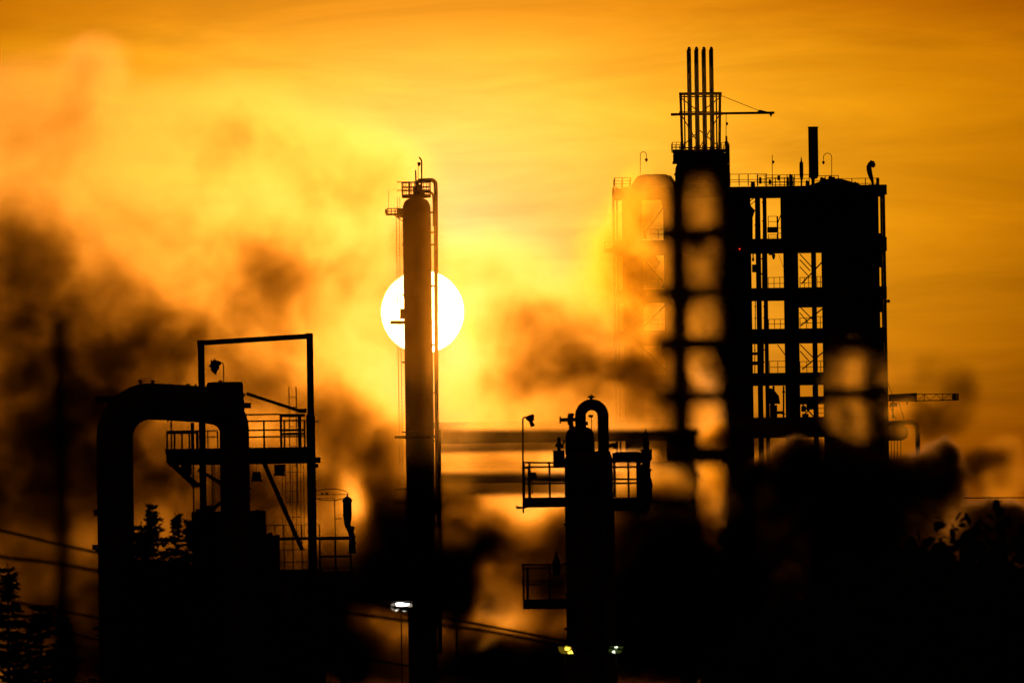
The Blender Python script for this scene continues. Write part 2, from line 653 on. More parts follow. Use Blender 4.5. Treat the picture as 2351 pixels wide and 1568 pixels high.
for (x0, y0, x1, y1) in ((1563, 225, 1608, 260), (1652, 225, 1607, 260), (1564, 264, 1608, 338), (1652, 264, 1607, 338), (1564, 338, 1607, 300), (1652, 338, 1607, 300)):
    for dd in (DB + .7,):
        g = G()
        g.beam(P(x0, y0, dd), P(x1, y1, dd), 2.4 * KB, .1)
        part("brace", t, g, STEEL)
g = G()
g.pbeam(1540, 263.5, 1660, 261.5, 6, DB + 1.2, .3)
part("platform_beam", t, g, STEEL)
boom = part("jib_boom", t, G().pbeam(1655, 261, 1778, 259.5, 5.4, DB + 1.2, .3), STEEL)
part("tie_rod", boom, G().pbeam(1653, 219, 1752, 258.5, 1.3, DB + 1.2), CABLE)
part("gusset_plate", boom, G().poly([(1738, 257.5), (1744, 252.5), (1764, 257.5)], DB + 1.2, .2), STEEL)
g = G()
g.pb(1767, 262, 1773, 265, DB + 1.2, .3)
g.lathe(1770, DB + 1.2, [(265, 4), (268, 2), (270, 1)], 8)
part("hook_block", boom, g, LAMPM)
g = G()
g.pb(1543, 344, 1675, 350, DB + .3, .3)
g.pb(1543, 344, 1675, 349, DB + 6, .3)
g.pb(1545, 346, 1672, 349, DB + 3.1, 5.4)
g.pb(1545, 369, 1674, 373, DB + 3, 7)
for x in (1546, 1552, 1560, 1660, 1667, 1672):
    g.pb(x, 350, x + 2, 372, DB + .4, .2)
g.pb(1547, 352, 1600, 366, DB + 4.2, 1)
g.pb(1640, 352, 1672, 371, DB + 4.2, 1)
part("service_platform", t, g, STEEL)
railing(t, 1544, 1572, (327, 333, 338), 345, DB + .2, 4, 1.1, 1.3, DB + 6)
railing(t, 1648, 1673, (328, 334, 340), 345, DB + .2, 4, 1.1, 1.6, DB + 6)
railing(t, 1546, 1672, (354, 361), 370, DB - .4, 9, 1.1, 1.3)
g = G()
g.pb(1666, 334, 1675, 372, DB + 1, .8)
g.pb(1671.5, 332, 1675.5, 402, DB + .2, .25)
g.pb(1665.5, 313, 1670, 325, DB + 1, .3)
g.pb(1664, 325, 1671, 334, DB + 1, .5)
part("lift_housing", t, g, CLAD)
g = G()
for x, y, a, b in ((1572, 345, 12, 18), (1590, 348, 9, 14), (1606, 343, 8, 20), (1622, 347, 10, 14), (1638, 343, 6, 16), (1612, 334, 5, 12), (1594, 336, 4, 10), (1629, 338, 4, 10)):
    g.pb(x, y, x + a, y + b, DB + 2 + (x % 2), 1.2)
part("valve_cluster", t, g, PIPE)


def post_lamp(name, label, x, ytop, yb, D, arm=0, ylamp=None, size=7, m_=LAMPM, group="lamp posts on the roof"):
    """lamp on a mast; arm = pixel reach of a curved arm to the left (0 = straight mast)"""
    base = P(x, yb, D)
    t_ = thing(name, label, "lamp", base, group)
    if arm:
        ra = abs(arm) / 2
        s_ = 1 if arm > 0 else -1
        pts = [(x, yb), (x, ytop + ra)] + [(x - s_ * ra + s_ * ra * math.cos(R(a)), ytop + ra - ra * math.sin(R(a))) for a in (30, 60, 90, 120, 150, 180)]
        pts.append((x - arm, ylamp))
        xl = x - arm
    else:
        pts = [(x, yb), (x, ytop)]
        xl = x + 2
    part("mast", t_, G().ptube(pts, 1.5, D, 6), STEEL)
    g_ = G()
    yl = ylamp
    g_.lathe(xl, D, [(yl - size * .3, size * .3), (yl, size * 1.1), (yl + size * .45, size * .8), (yl + size * .9, size * .35)], 12)
    part("lamp_head", t_, g_, m_)
    return t_


post_lamp("roof_lamp", "gooseneck lamp post with bell shade just right of the tall rectangular stack", 1909.5, 352, 426, DB + 2, 19, 372, 6.5)
post_lamp("roof_lamp", "faint gooseneck lamp post over the hazy left corner of the process building", 1470, 349, 404, DB + 3, -14, 366, 7)
post_lamp("roof_lamp", "straight lamp mast with small pear lamp above the railing left of the spindle vent", 1773, 356, 427, DB + 2, 0, 371, 6)
post_lamp("roof_lamp", "small hanging lamp on a wire mast beside the lattice tower, under its jib boom", 1667, 262, 345, DB + 1.5, 0, 283, 6)

# ------------------------------------------------------------------ roof fittings
t = thing("exhaust_stack", "tall dark rectangular-looking stack standing on a narrow neck on the process building roof", "stack", P(1866.5, 430, DB + 3))
g = G()
g.lathe(1866.5, DB + 3, [(293, 22.5), (404, 22.5), (407, 20), (411, 14)], 20)
g.lathe(1866.5, DB + 3, [(291.6, 24), (294, 24)], 20)
part("barrel", t, g, VESSEL)
part("neck", t, G().lathe(1866.5, DB + 3, [(408, 14), (413, 8), (431, 8)], 14), PIPE)
part("base_flange", t, G().lathe(1866.5, DB + 3, [(424, 13), (428, 13)], 14), STEEL)

t = thing("spindle_vent", "slim spindle shaped vent silencer with pointed tip left of the tall stack", "vent", P(1839.5, 432, DB + 3))
part("silencer", t, G().lathe(1839.5, DB + 3, [(360, 1), (366, 2.6), (371, 4), (374, 8.5), (384, 9.2), (404, 8.8), (412, 6), (416, 3)], 12), VESSEL)
part("pipe", t, G().ptube([(1839.5, 414), (1839.5, 432)], 3, DB + 3, 8), PIPE)

t = thing("hooded_vent", "hunched bent vent with bulbous hood at the right end of the roof railing", "vent", P(2004, 426, DB + 3))
part("bent_pipe", t, G().ptube([(2004, 426), (2003, 417), (2000, 408), (1997, 398), (1995.5, 390), (1995, 383), (1997, 378), (2001, 375.5)], [5, 7, 10, 12, 12.5, 12, 11, 9], DB + 3, 12), PIPE)
part("hood", t, G().ptube([(1996, 376), (1999.5, 373), (2003, 375), (2005, 380), (2004, 385)], [6, 10, 12, 11, 6], DB + 2.9, 12), VESSEL)
part("foot_plate", t, G().pb(1994, 424, 2011, 427, DB + 3, .6), STEEL)

# ------------------------------------------------------------------ lattice crane and lower fittings on the right of the building
t = thing("boom_crane", "horizontal lattice crane boom reaching right from the process building above the steam", "crane", P(2046, 960, DB + 2))
g = G()
g.pbeam(2040, 908, 2105, 904.5, 5, DB + 2, .5)
g.pbeam(2040, 919, 2105, 920, 5, DB + 2, .5)
g.pbeam(2040, 912, 2105, 912, 12, DB + 2.4, .1)
part("boom_root", t, g, STEEL)
g = G()
for dd in (DB + 1.5, DB + 2.5):
    g.beam(P(2100, 905, dd), P(2200, 904, dd), 1.8 * KB, .1)
    g.beam(P(2100, 920.5, dd), P(2200, 918, dd), 2.2 * KB, .1)
x = 2108
i = 0
while x < 2190:
    g.pbeam(x, 905, x + 14, 919, 1.1, DB + 1.5) if i % 2 else g.pbeam(x, 919, x + 14, 905, 1.1, DB + 1.5)
    if i % 3 == 1:
        g.pbeam(x, 904, x, 920, 1.6, DB + 1.5)
    x += 14
    i += 1
g.pb(2187, 904, 2200, 919, DB + 2, .3) if False else g.pbeam(2188, 904, 2188, 919, 3, DB + 2, 1)
g.pbeam(2199, 904, 2199, 919, 3, DB + 2, 1)
part("boom_lattice", t, g, STEEL)
part("boom_tip", t, G().ptube([(2193, 903.5), (2193, 919.5)], 7, DB + 2, 8), STEEL)
g = G()
g.pbeam(2050, 920, 2050, 960, 4, DB + 2, .3)
g.pbeam(2062, 920, 2076, 962, 2, DB + 2, .15)
g.pbeam(2042, 930, 2056, 962, 1.5, DB + 2, .15)
g.pb(2044, 924, 2060, 934, DB + 2, .6)
part("mast", t, g, STEEL)
part("stay_wire", t, G().pbeam(2034, 868, 2048, 905, 1.2, DB + 2), CABLE)
part("hook_block", t, G().lathe(2083, DB + 2, [(920, 3), (925, 5), (929, 2)], 8), LAMPM)

t = thing("overflow_pipe", "pipe that runs right from the building and bends down into the steam", "pipe", P(2107, 1060, DB + 2))
part("pipe_run", t, G().ptube([(2040, 972), (2088, 969)] + arc(2092, 983, 14, 80, 0, 5) + [(2107, 1000), (2109, 1200)], 11, DB + 2, 10), PIPE)
t = thing("side_drum", "small horizontal drum with round end on the right flank of the process building", "drum", P(2060, 1012, DB + 3))
g = G()
g.ptube([(2036, 992), (2070, 991), (2080, 990), (2085, 988)], [40, 40, 28, 8], DB + 3, 14)
part("shell", t, g, VESSEL)
g = G()
for x in (2046, 2053, 2060, 2068):
    g.ptube([(x, 1008), (x + 1, 1200)], 1.6, DB + 3, 5)
part("support_leg", t, g, STEEL)

# ================================================================== central column (700 m)
DC = 700.0
KC = KPX * DC
cx = P(956, 470, DC).x
col = thing("distillation_column", "tall slender column standing in front of the white sun disc", "column", (cx, DC, 0))
zb = 0


def colpx(y):
    return P(956, y, DC).z


g = G()
prof = [(454.5, 20), (456, 34), (459, 46), (463, 54), (470, 61), (478, 64.5), (500, 65), (760, 65), (1180, 66), (1860, 67)]
g.lathe(956, DC, prof, 32)
sh = part("shell", col, g, VESSEL)
g = G()
for y in (560, 676, 830, 990):
    g.lathe(956, DC, [(y, 67.2), (y + 3, 67.2)], 32)
part("insulation_band", sh, g, PIPE)
g = G()
g.lathe(956, DC, [(447.5, 67), (454.5, 67)], 20)
part("top_platform", col, g, STEEL)
# circular rail round the top platform
g = G()
for y in (419, 430, 437.5):
    z = P(956, y, DC).z
    g.tube([(cx + 33 * KC * math.cos(a * math.pi / 12), DC + 33 * KC * math.sin(a * math.pi / 12), z) for a in range(25)], .035, 5)
for a in range(14):
    th = a * 2 * math.pi / 14 + .12
    z0, z1 = P(956, 450, DC).z, P(956, 418, DC).z
    g.box((cx + 33 * KC * math.cos(th), DC + 33 * KC * math.sin(th), (z0 + z1) / 2), (.06, .06, z1 - z0))
part("railing", col, g, STEEL)
g = G()
g.pb(939, 419, 942.5, 448, DC - .5, .1)
g.pb(911, 417.3, 935, 419.6, DC - .6, .1)
g.pb(911, 436.3, 935, 438.2, DC - .6, .1)
part("davit_bracket", col, g, STEEL)
g = G()
g.lathe(957, DC, [(430, 8), (436, 12), (442, 14), (449, 16)], 12)
g.pb(948, 428, 954, 449, DC, .3)
g.pb(962, 424, 966, 449, DC, .3)
g.pb(966, 436, 976, 446, DC, .4)
part("nozzle_cluster", col, g, PIPE)
part("vent_pipe", col, G().ptube([(968.5, 450), (968, 385), (968, 370), (966, 366), (962.5, 361.5)], 3.6, DC, 8), PIPE)
part("vent_pipe", col, G().ptube([(955, 450), (955, 415), (954, 391)], [4.5, 4, 3], DC + .3, 8), PIPE)
# overhead vapour line
g = G()
g.ptube([(958, 440), (958, 420), (964, 414.5), (984, 414)] + arc(990, 424, 10, 85, 0, 5) + [(1000.5, 440), (1001, 640), (1002, 900), (1004, 1180)], 9.5, DC - .6, 12)
part("vapour_pipe", col, g, PIPE)
part("riser_pipe", col, G().ptube([(1002, 985), (1006, 992), (1007, 1010), (1010, 1500)], 11, DC + .4, 10), PIPE)  # added pipe, stands in for the shadow that widens the lower column
g = G()
g.ptube([(960, 440), (984, 441)] + arc(984, 452, 11, 80, 0, 4) + [(996, 470), (996, 520)], 5.5, DC + .2, 8)
part("reflux_pipe", col, g, PIPE)
g = G()
for y in (486, 532, 560, 655, 790, 900, 1010):
    g.pb(984, y, 1001, y + 4, DC - .3, .3)
part("pipe_bracket", col, g, STEEL)
# side platform and ladder
g = G()
g.pb(886, 491, 925, 494, DC, 1.8)
g.pb(911, 479, 926, 500, DC, .8)
g.pb(884, 481, 889, 491, DC, .5)
g.pbeam(905, 494, 924, 508, 2, DC, .15)
part("side_platform", col, g, STEEL)
railing(col, 889, 916, (478.5, 484.5), 492, DC - .8, 4, 1.3, 1.6, DC + .8)
part("instrument_pole", col, G().pbeam(892, 436, 892, 491, .9, DC), STEEL)
ladder(col, 913, 494, 1100, 7, DC - .2, 1.2, .32)
ladder(col, 915, 452, 494, 6, DC - .2, 1, .32)
g = G()
g.ptube([(930, 720), (920.5, 720)], 24, DC, 12)
g.ptube([(920.5, 720), (918.3, 720)], 28, DC, 12)
part("manway", col, g, PIPE)
part("small_platform", col, G().pb(895.5, 736.5, 932, 744, DC, 1.4), STEEL)
part("sample_pipe", col, G().ptube([(930, 691), (902, 691), (901, 689.5), (900, 689)], [1, 1, 4, 3], DC, 6), PIPE)
g = G()
for y in (1000, 1120):
    g.lathe(956, DC, [(y, 100), (y + 6, 100)], 20)
part("ring_platform", col, g, STEEL)
post_lamp("platform_lamp", "small lamp with funnel shade on a mast atop the column in front of the sun", 960, 375, 449, DC - .3, 0, 375, 8, group="lamps on the columns").children[0]

# ================================================================== faint chimney at the left
t = thing("chimney", "dim blurred chimney almost lost in brown smoke at the far left", "chimney", (P(284, 900, 900).x, 900, 0))
g = G()
g.lathe(284, 900, [(729, 32), (745, 30), (1100, 34), (1700, 40)], 24)
part("shaft", t, g, CONC)
part("cap_ring", t, G().lathe(284, 900, [(727, 35), (740, 35)], 24), STEEL)

# ================================================================== pipe bridge (760 m)
DP = 790.0
t = thing("pipe_bridge", "two-level pipe bridge crossing behind the smoke between the column and the process building", "pipe bridge", (P(1270, 960, DP).x, DP + 2, 0))
for yy, th in ((970, 44), (1062, 44)):
    deck = part("bridge_deck", t, G().pb(1006, yy + th * .25, 1560, yy + th, DP + 2, 4), STEEL)
    part("shadow_girder", deck, G().pb(1009, yy, 1560, yy + th, DP + 4.1, .15), STEEL)  # full-height plate added to widen the shadow bars on the smoke
    for j, (dy, dd, wd) in enumerate(((0, 0.4, 15), (2, 1.6, 12), (-1, 2.8, 14), (1, 3.8, 11))):
        part("pipe", deck, G().ptube([(1000 - j * 2, yy + 7 + dy), (1300, yy + 6.5 + dy), (1565, yy + 6 + dy)], wd, DP + dd, 10), PIPE)
for x in (1550,):
    g = G()
    for dd in (DP + .2, DP + 3.8):
        vcol(g, x - 5, x + 5, 975, None, dd, .4, 0, 1000)
    g.beam(P(x, 1110, DP + .2), P(x, 1175, DP + 3.8), .2)
    part("trestle_leg", t, g, STEEL)

# ================================================================== left plant (450 m)
DL = 450.0
KL = KPX * DL
# large process pipe
t = thing("large_duct", "very large inverted U-shaped duct bending down on the left of the plant", "duct", (P(264, 1200, DL).x, DL, 0))
GBOT = P(264, 1300, DL).z
k = KL
gx = P(264, 1080, DL)


def down_to_ground(g, x, y, wpx, D, n_=20, yfrom=None):
    p = P(x, y, D)
    g.tube([p, (p.x, D, 0)], wpx * KPX * D / 2, n_)


g = G()
a0 = P(263.5, 1040, DL)
pts = [Vector((a0.x, DL, 0)), a0]
for q in arc(345, 1003, 81.5, 178, 95, 9):
    pts.append(P(q[0], q[1], DL))
for q in ((380, 923), (440, 927), (500, 930)):
    pts.append(P(q[0], q[1], DL))
g.tube(pts, 42 * k, 28)
part("bend", t, g, VESSEL)
g = G()
pts = [P(452, 927, DL), P(480, 931, DL)] + [P(q[0], q[1], DL) for q in arc(478, 992, 60, 75, 5, 7)]
b0 = P(539, 1060, DL)
pts += [b0, Vector((b0.x, DL, 0))]
g.tube(pts, [42 * k, 42 * k] + [42 * k - i * 1.15 * k for i in range(8)] + [34 * k, 34 * k], 28)
part("down_leg", t, g, VESSEL)
g = G()
g.lathe(516, DL, [(877.5, 78), (880, 82), (884, 84), (905, 84.5), (930, 90), (962, 86)], 28)
part("end_cap", t, g, VESSEL)
g = G()
for x, y in ((322, 873), (350.5, 874), (432, 882), (506, 874)):
    g.pb(x - 3.5, y - 1, x + 3.5, y + 9, DL, .15)
    g.pb(x - 5, y, x + 5, y + 2, DL, .2)
part("lifting_lug", t, g, STEEL)
part("support_beam", t, G().pb(220.5, 909, 285, 924.5, DL, .4), STEEL)
part("support_beam", t, G().pb(545, 925, 576, 937, DL, .4), STEEL)
g = G()
for y, x, w_ in ((1260, 264, 88), (1540, 267, 88)):
    g.lathe(x, DL, [(y, w_), (y + 5, w_)], 28)
part("flange", t, g, STEEL)
g = G()
for y, x in ((1080, 263.5), (1170, 264), (1350, 265), (1440, 266)):
    g.lathe(x, DL, [(y, 86), (y + 2.5, 86)], 28)
part("cladding_seam", t, g, STEEL)
g = G()
for y in (1120, 1230, 1420):
    g.lathe(541, DL, [(y, 72), (y + 4, 72)], 24)
part("cladding_seam", t, g, STEEL)
g = G()
for x in (388, 444):
    c1, c2 = P(x, 925, DL), P(x + 3, 925.3, DL)
    g.tube([c1, c2], 44 * KL, 28)
part("cladding_seam", t, g, STEEL)
g = G()
g.pb(557, 903, 563, 910, DL, .3)
g.pb(215, 1168, 226, 1184, DL, .3)
g.pb(212, 1250, 224, 1262, DL, .3)
part("valve", t, g, PIPE)

# portal frame
t = thing("portal_frame", "open rectangular steel portal frame with sloping top beam above the large duct", "frame", (P(588, 1200, DL - 1).x, DL + 1.2, 0))
DF = DL + 1.2
for x, y, w_ in ((464.5, 783, 15), (714, 766, 15)):
    part("post", t, G().col(x - 3, y, w_, DF, .35), STEEL)
g = G()
g.pbeam(453.5, 788, 716.5, 771.5, 11.5, DF, .35)
part("top_beam", t, g, STEEL)
g = G()
part("corner_plate", t, g.pb(453, 781, 468, 795, DF, .42), STEEL)
part("corner_plate", t, G().pb(702, 765, 717, 778, DF, .42), STEEL)
g = G()
g.pbeam(566, 904, 574, 904, 3, DF)
g.pbeam(566, 903.5, 690, 944, 7, DF, .15)
g.pb(684, 938, 704, 948, DF, .3)
part("knee_brace", t, g, STEEL)
part("leg_casing", t, G().col(713, 952, 20, DF, .5), STEEL)
g = G()
g.pbeam(720, 967.5, 733, 967.5, 3, DF)
g.pb(719, 1050, 728, 1062, DF, .2)
g.ptube([(727, 1056), (736, 1056)], 13, DF, 8)
g.ptube([(722, 1069), (731, 1069)], 9, DF, 8)
part("junction_box", t, g, LAMPM)

# access platform
t = thing("access_platform", "long railed access platform crossing behind the large duct, held on cantilever brackets", "platform", P(553, 1064, DL + 2))
g = G()
g.pb(382, 1029, 712, 1040, DL + 1.5, 3)
g.pb(382, 1038, 712, 1059, DL + .1, .2)
g.pb(400, 1048, 704, 1066, DL + 3, .25)
g.pb(600, 1040, 712, 1064, DL + 1.2, .4)
dk = part("deck", t, g, STEEL)
g = G()
g.poly([(382, 1056), (395, 1058), (452, 1108), (452, 1120), (440, 1115), (382, 1062)], DL + .5, .25)
part("cantilever_bracket", dk, g, STEEL)
part("cantilever_bracket", dk, G().pbeam(396, 1060, 455, 1112, 6, DL + 2.6, .2), STEEL)
railing(t, 384, 452, (990, 994), 1030, DL + .2, 5, 4, 4)
railing(t, 455, 500, (989, 1003), 1030, DL + 3, 3, 2.5, 3)
railing(t, 560, 700, (966, 987, 1002.5), 1030, DL + .2, 4, 3.6, 4.2)
railing(t, 560, 645, (951.5,), 1030, DL + 3, 2, 3.6, 3.6)
g = G()
g.pb(643.5, 950, 648, 1030, DL + 1, .12)
g.pb(684, 950, 692, 1030, DL + 1, .12)
g.pb(643, 950, 700, 957, DL + 1, .12)
g.pb(643, 986, 700, 990, DL + 1, .1)
g.pb(643, 993, 700, 999, DL + 1.4, .1)
part("gate_frame", t, g, STEEL)
part("post", t, G().pb(391.5, 962, 395, 1030, DL + .4, .08), STEEL)
part("post", t, G().pb(438, 970, 446, 1030, DL + 1.4, .12), STEEL)
g = G()
g.pbeam(606, 1062, 662, 1190, 10, DL + 2, .25)
g.pbeam(662, 1190, 694, 1262, 10, DL + 2, .25)
part("diagonal_strut", t, g, STEEL)
g = G()
for x, wd in ((443.5, 3.5), (487, 3.5), (492, 2)):
    p_ = P(x, 1060, DL + 2)
    g.box((p_.x, DL + 2, p_.z / 2), (wd * KL, .1, p_.z))
g.pb(440, 1108, 470, 1118, DL + 2, .12)
g.pbeam(455, 1078, 512, 1112, 8, DL + 2, .15)
g.pbeam(484, 1172, 512, 1150, 8, DL + 2, .15)
part("underframe", t, g, STEEL)
ladder(t, 671.5, 889, 1160, 16.5, DL + 2.2, 2.2, .5)
g = G()
for x in (648, 655, 671, 680, 690, 697):
    g.ptube([(x, 1062), (x + 1.5, 1232)], 1.3, DL + 3.2, 5)
for y in (1083, 1107, 1127, 1152, 1186):
    g.pb(655, y, 692, y + 1.4, DL + 3.2, .04)
part("conduit", t, g, CABLE)
# equipment on it
t = thing("flood_lamp", "ragged looking floodlight on a short crook above the duct cap, inside the portal frame", "lamp", P(513, 878, DL))
part("mast", t, G().ptube([(513.5, 879), (513.5, 838), (511, 833), (503, 831)], 2.6, DL, 8), STEEL)
g = G()
g.poly([(484, 826), (489, 829), (493, 824), (497, 828), (505, 829), (508, 836), (503, 840), (503, 847), (498, 851), (496, 862), (489, 855), (483, 851), (485, 845), (478, 841), (484, 836)], DL, .45)
g.ptube([(503, 833), (492, 842), (496, 856)], [6, 16, 4], DL, 8)
part("lamp_head", t, g, LAMPM)
for (x, y, lab) in ((589, 1103, "hanging lamp on a short rod below the platform, right of the duct leg"),):
    t = thing("hanging_lamp", lab, "lamp", P(x, y + 8, DL + 1))
    part("rod", t, G().ptube([(x, 1064), (x, y - 18)], 1.6, DL + 1, 6), STEEL)
    part("lamp_shade", t, G().lathe(x, DL + 1, [(y - 20, 18), (y - 10, 20), (y - 2, 22), (y + 2, 30)], 14), LAMPM)
t = thing("strut_lamp", "stubby lamp housing clamped on the sloping bracket at the left end of the platform", "lamp", P(428, 1090, DL + 1))
part("lamp_head", t, G().ptube([(416, 1083), (425, 1074), (440, 1072)], [14, 22, 16], DL + 1, 10), LAMPM)
part("clamp", t, G().pb(415, 1080, 440, 1091, DL + 1, .3), STEEL)
t = thing("speaker_box", "dark box lamp under the right end of the platform beside the thin conduits", "lamp", P(640, 1092, DL + 2))
part("housing", t, G().pb(630, 1066, 654, 1084, DL + 2, .3), LAMPM)
part("hood", t, G().poly([(632, 1084), (652, 1084), (658, 1092), (626, 1092)], DL + 2, .3), STEEL)

# equipment block below
t = thing("equipment_block", "solid black mass of pumps and enclosures below the platform at the foot of the ducts", "equipment", (P(560, 1300, DL + 4).x, DL + 4, 0))
D3 = DL + 4
g = G()
for x0, x1, y0, dd in ((442, 608, 1175, 0), (500, 620, 1228, -.5), (600, 738, 1308, .3), (372, 442, 1322, .5), (608, 640, 1228, 0), (300, 372, 1340, 0)):
    p0, p1 = P(x0, y0, D3), P(x1, y0, D3)
    g.box(((p0.x + p1.x) / 2, D3 + dd, p0.z / 2), (p1.x - p0.x, 3, p0.z))
part("enclosure", t, g, CLAD)
g = G()
g.pb(370, 1234, 806, 1241, D3 - 1.6, .3)
g.pb(400, 1248, 445, 1253, D3 - 1.4, .2)
g.pb(400, 1271, 445, 1275, D3 - 1.4, .2)
g.pb(400, 1285, 436, 1300, D3 - 1.2, .4)
g.pb(398, 1308, 445, 1330, D3 - 1.2, .4)
g.pb(425, 1260, 430, 1310, D3 - 1.1, .3)
part("cross_beam", t, g, STEEL)
railing(t, 612, 735, (1205, 1262, 1290), 1310, D3, 7, 2, 2.5)
g = G()
for x, y in ((455, 1168), (480, 1160), (620, 1222), (590, 1170), (560, 1166)):
    g.lathe(x, D3, [(y, 8), (y + 3, 12), (y + 22, 12)], 10)
part("vent_cap", t, g, PIPE)
for i in range(9):
    x = 330 + i * 46 + rnd.uniform(-9, 9)
    yy = 1345 + rnd.uniform(-10, 40)
    if i % 2:
        part("pump_housing", t, G().lathe(x, D3 - 3, [(yy, 14), (yy + 8, 30), (yy + 60, 34), (yy + 90, 40)], 12), PIPE)

# right-hand stair tower with the valve
t = thing("stair_tower", "low railed tower at the right end of the left plant, with deck and diagonal foot", "tower", (P(770, 1300, DL + 1).x, DL + 1, 0))
D4 = DL + 1
g = G()
g.pb(722, 1311, 812, 1341, D4 + 1, 3)
g.pb(722, 1328, 822, 1333, D4 - .5, .3)
part("deck", t, g, STEEL)
g = G()
g.pb(722, 1355, 808, 1362, D4 + 1, 2)
g.pb(730, 1338, 806, 1366, D4 + 2, .3)
part("lower_deck", t, g, STEEL)
railing(t, 735, 806, (1237, 1277), 1312, D4 - .4, 3, 4.6, 4.2)
railing(t, 740, 812, (1303,), 1340, D4 + 2.4, 3, 2, 2)
for x, w_ in ((788, 12), (740, 14)):
    part("leg", t, G().col(x - 2, 1338, w_, D4, .3), STEEL)
part("diagonal_strut", t, G().pbeam(737, 1398, 790, 1442, 8, D4, .2), STEEL)
g = G()
g.ptube([(716, 1144.5), (768, 1144), (769, 1190), (772, 1300), (772, 1312)], 2.2, D4 - .2, 6)
g.ptube([(769, 1191), (786, 1190)], 2, D4 - .2, 6)
part("thin_pole", t, g, STEEL)
g = G()
zc = P(757, 1135, D4).z
xc = P(757, 1135, D4).x
rr_ = 42 * KL
# ladder cage hoops seen from a little below
for dz in (0,):
    pts = [(xc + rr_ * math.cos(a * math.pi / 14), D4 + 1 + rr_ * math.sin(a * math.pi / 14), zc + .30 * math.sin(a * math.pi / 14) * 1.0) for a in range(29)]
    g.tube(pts, .02, 5)
g.pb(716, 1134.5, 799, 1136, D4 + 1, .04)
for x in (737, 748):
    g.pb(x, 1131, x + 5, 1135, D4 + 1, .06)
part("hoop", t, g, CABLE)
t = thing("relief_valve", "tall relief valve with pointed bonnet standing on the right rail of the low tower", "valve", P(805, 1272, DL))
part("bonnet", t, G().lathe(797, DL, [(1135, 1.5), (1139, 4), (1143, 16), (1148, 23), (1151, 23), (1152, 20), (1185, 20), (1200, 16), (1212, 10)], 16), PIPE)
part("body", t, G().ptube([(796, 1180), (798, 1205), (804, 1218), (809, 1232), (808, 1245), (809, 1270)], [19, 14, 13, 15, 15, 17], DL, 12), PIPE)
g = G()
g.ptube([(801, 1213), (813, 1216)], 14, DL, 10)
g.ptube([(812, 1242), (812.5, 1250)], 10, DL, 8)
g.ptube([(800, 1266), (816, 1266)], 9, DL, 8)
part("flange", t, g, STEEL)

# ================================================================== right vessel (300 m)
DV = 300.0
KV = KPX * DV
vx = P(1352, 1250, DV).x
ves = thing("pressure_vessel", "black vertical vessel with hook-shaped vapour pipe looping over its top, front centre right", "vessel", (vx, DV, 0))
g = G()
g.lathe(1331, DV, [(979, 20), (982, 42), (987, 56), (996, 64), (1008, 67), (1044, 68)], 32)
g.lathe(1351, DV, [(1036, 96), (1046, 106), (1056, 110), (1150, 112)], 32)
z1 = P(1351, 1149, DV).z
r1 = 57 * KV
g.tube([(P(1351, 979, DV).x, DV, z1), (P(1351, 979, DV).x, DV, 0)], r1, 32)
part("shell", ves, g, VESSEL)
g = G()
hp = [P(1333, 1000, DV), P(1333, 955, DV)] + [P(q[0], q[1], DV) for q in arc(1358.5, 955, 26.2, 175, 5, 12)] + [P(1384.5, 958, DV), P(1386, 1045, DV)]
hp += [Vector((P(1386, 1045, DV).x, DV - .3, P(1386, 1060, DV).z)), Vector((P(1387, 1060, DV).x, DV - .9, P(1386, 1100, DV).z)), Vector((P(1387, 1060, DV).x, DV - .95, 0))]
g.tube(hp, 12.8 * KV, 20)
vp = part("vapour_pipe", ves, g, PIPE)
g = G()
g.lathe(1357, DV, [(905.5, 3), (908, 4), (909, 13), (913, 14), (914, 6), (920, 7)], 10)
g.pbeam(1349, 912, 1366, 911, 3, DV)
part("bleed_valve", vp, g, LAMPM)
g = G()
for x, y in ((1333, 985), (1333, 992)):
    g.lathe(x, DV, [(y, 32), (y + 4, 32)], 18)
g.lathe(1385, DV, [(1036, 33), (1040, 33)], 18)
part("flange", vp, g, STEEL)
# inlet branch with valve
g = G()
g.ptube([(1286, 964), (1330, 963)], 9, DV, 10)
g.ptube([(1284.5, 964), (1288, 964)], 17, DV, 10)
g.ptube([(1303, 964), (1306, 964)], 22, DV, 10)
g.ptube([(1311, 951), (1311, 984)], 11, DV, 10)
g.ptube([(1304, 952), (1318, 952)], 7, DV, 8)
g.ptube([(1311, 976), (1318, 984), (1322, 996)], 8, DV, 8)
part("inlet_valve", ves, g, PIPE)
g = G()
g.ptube([(1358, 990), (1358, 952)], 2, DV, 6)
g.pb(1351, 952, 1362, 958, DV, .1)
g.ptube([(1340, 972), (1350, 972)], 9, DV, 8)
part("gauge", ves, g, LAMPM)
g = G()
g.pb(1270, 1034, 1297, 1074, DV, .4)
g.lathe(1283, DV, [(1004, 5), (1008, 9), (1014, 7), (1018, 13), (1024, 13), (1027, 8), (1036, 9)], 12)
g.ptube([(1275, 1022), (1294, 1026)], 7, DV, 8)
g.ptube([(1290, 1026), (1297, 1010)], 4, DV, 8)
part("actuator", ves, g, LAMPM)
g = G()
g.ptube([(1396, 1024), (1415, 1020)], 9, DV, 10)
g.lathe(1411, DV, [(1018, 11), (1022, 13), (1030, 6)], 10)
part("side_nozzle", ves, g, PIPE)


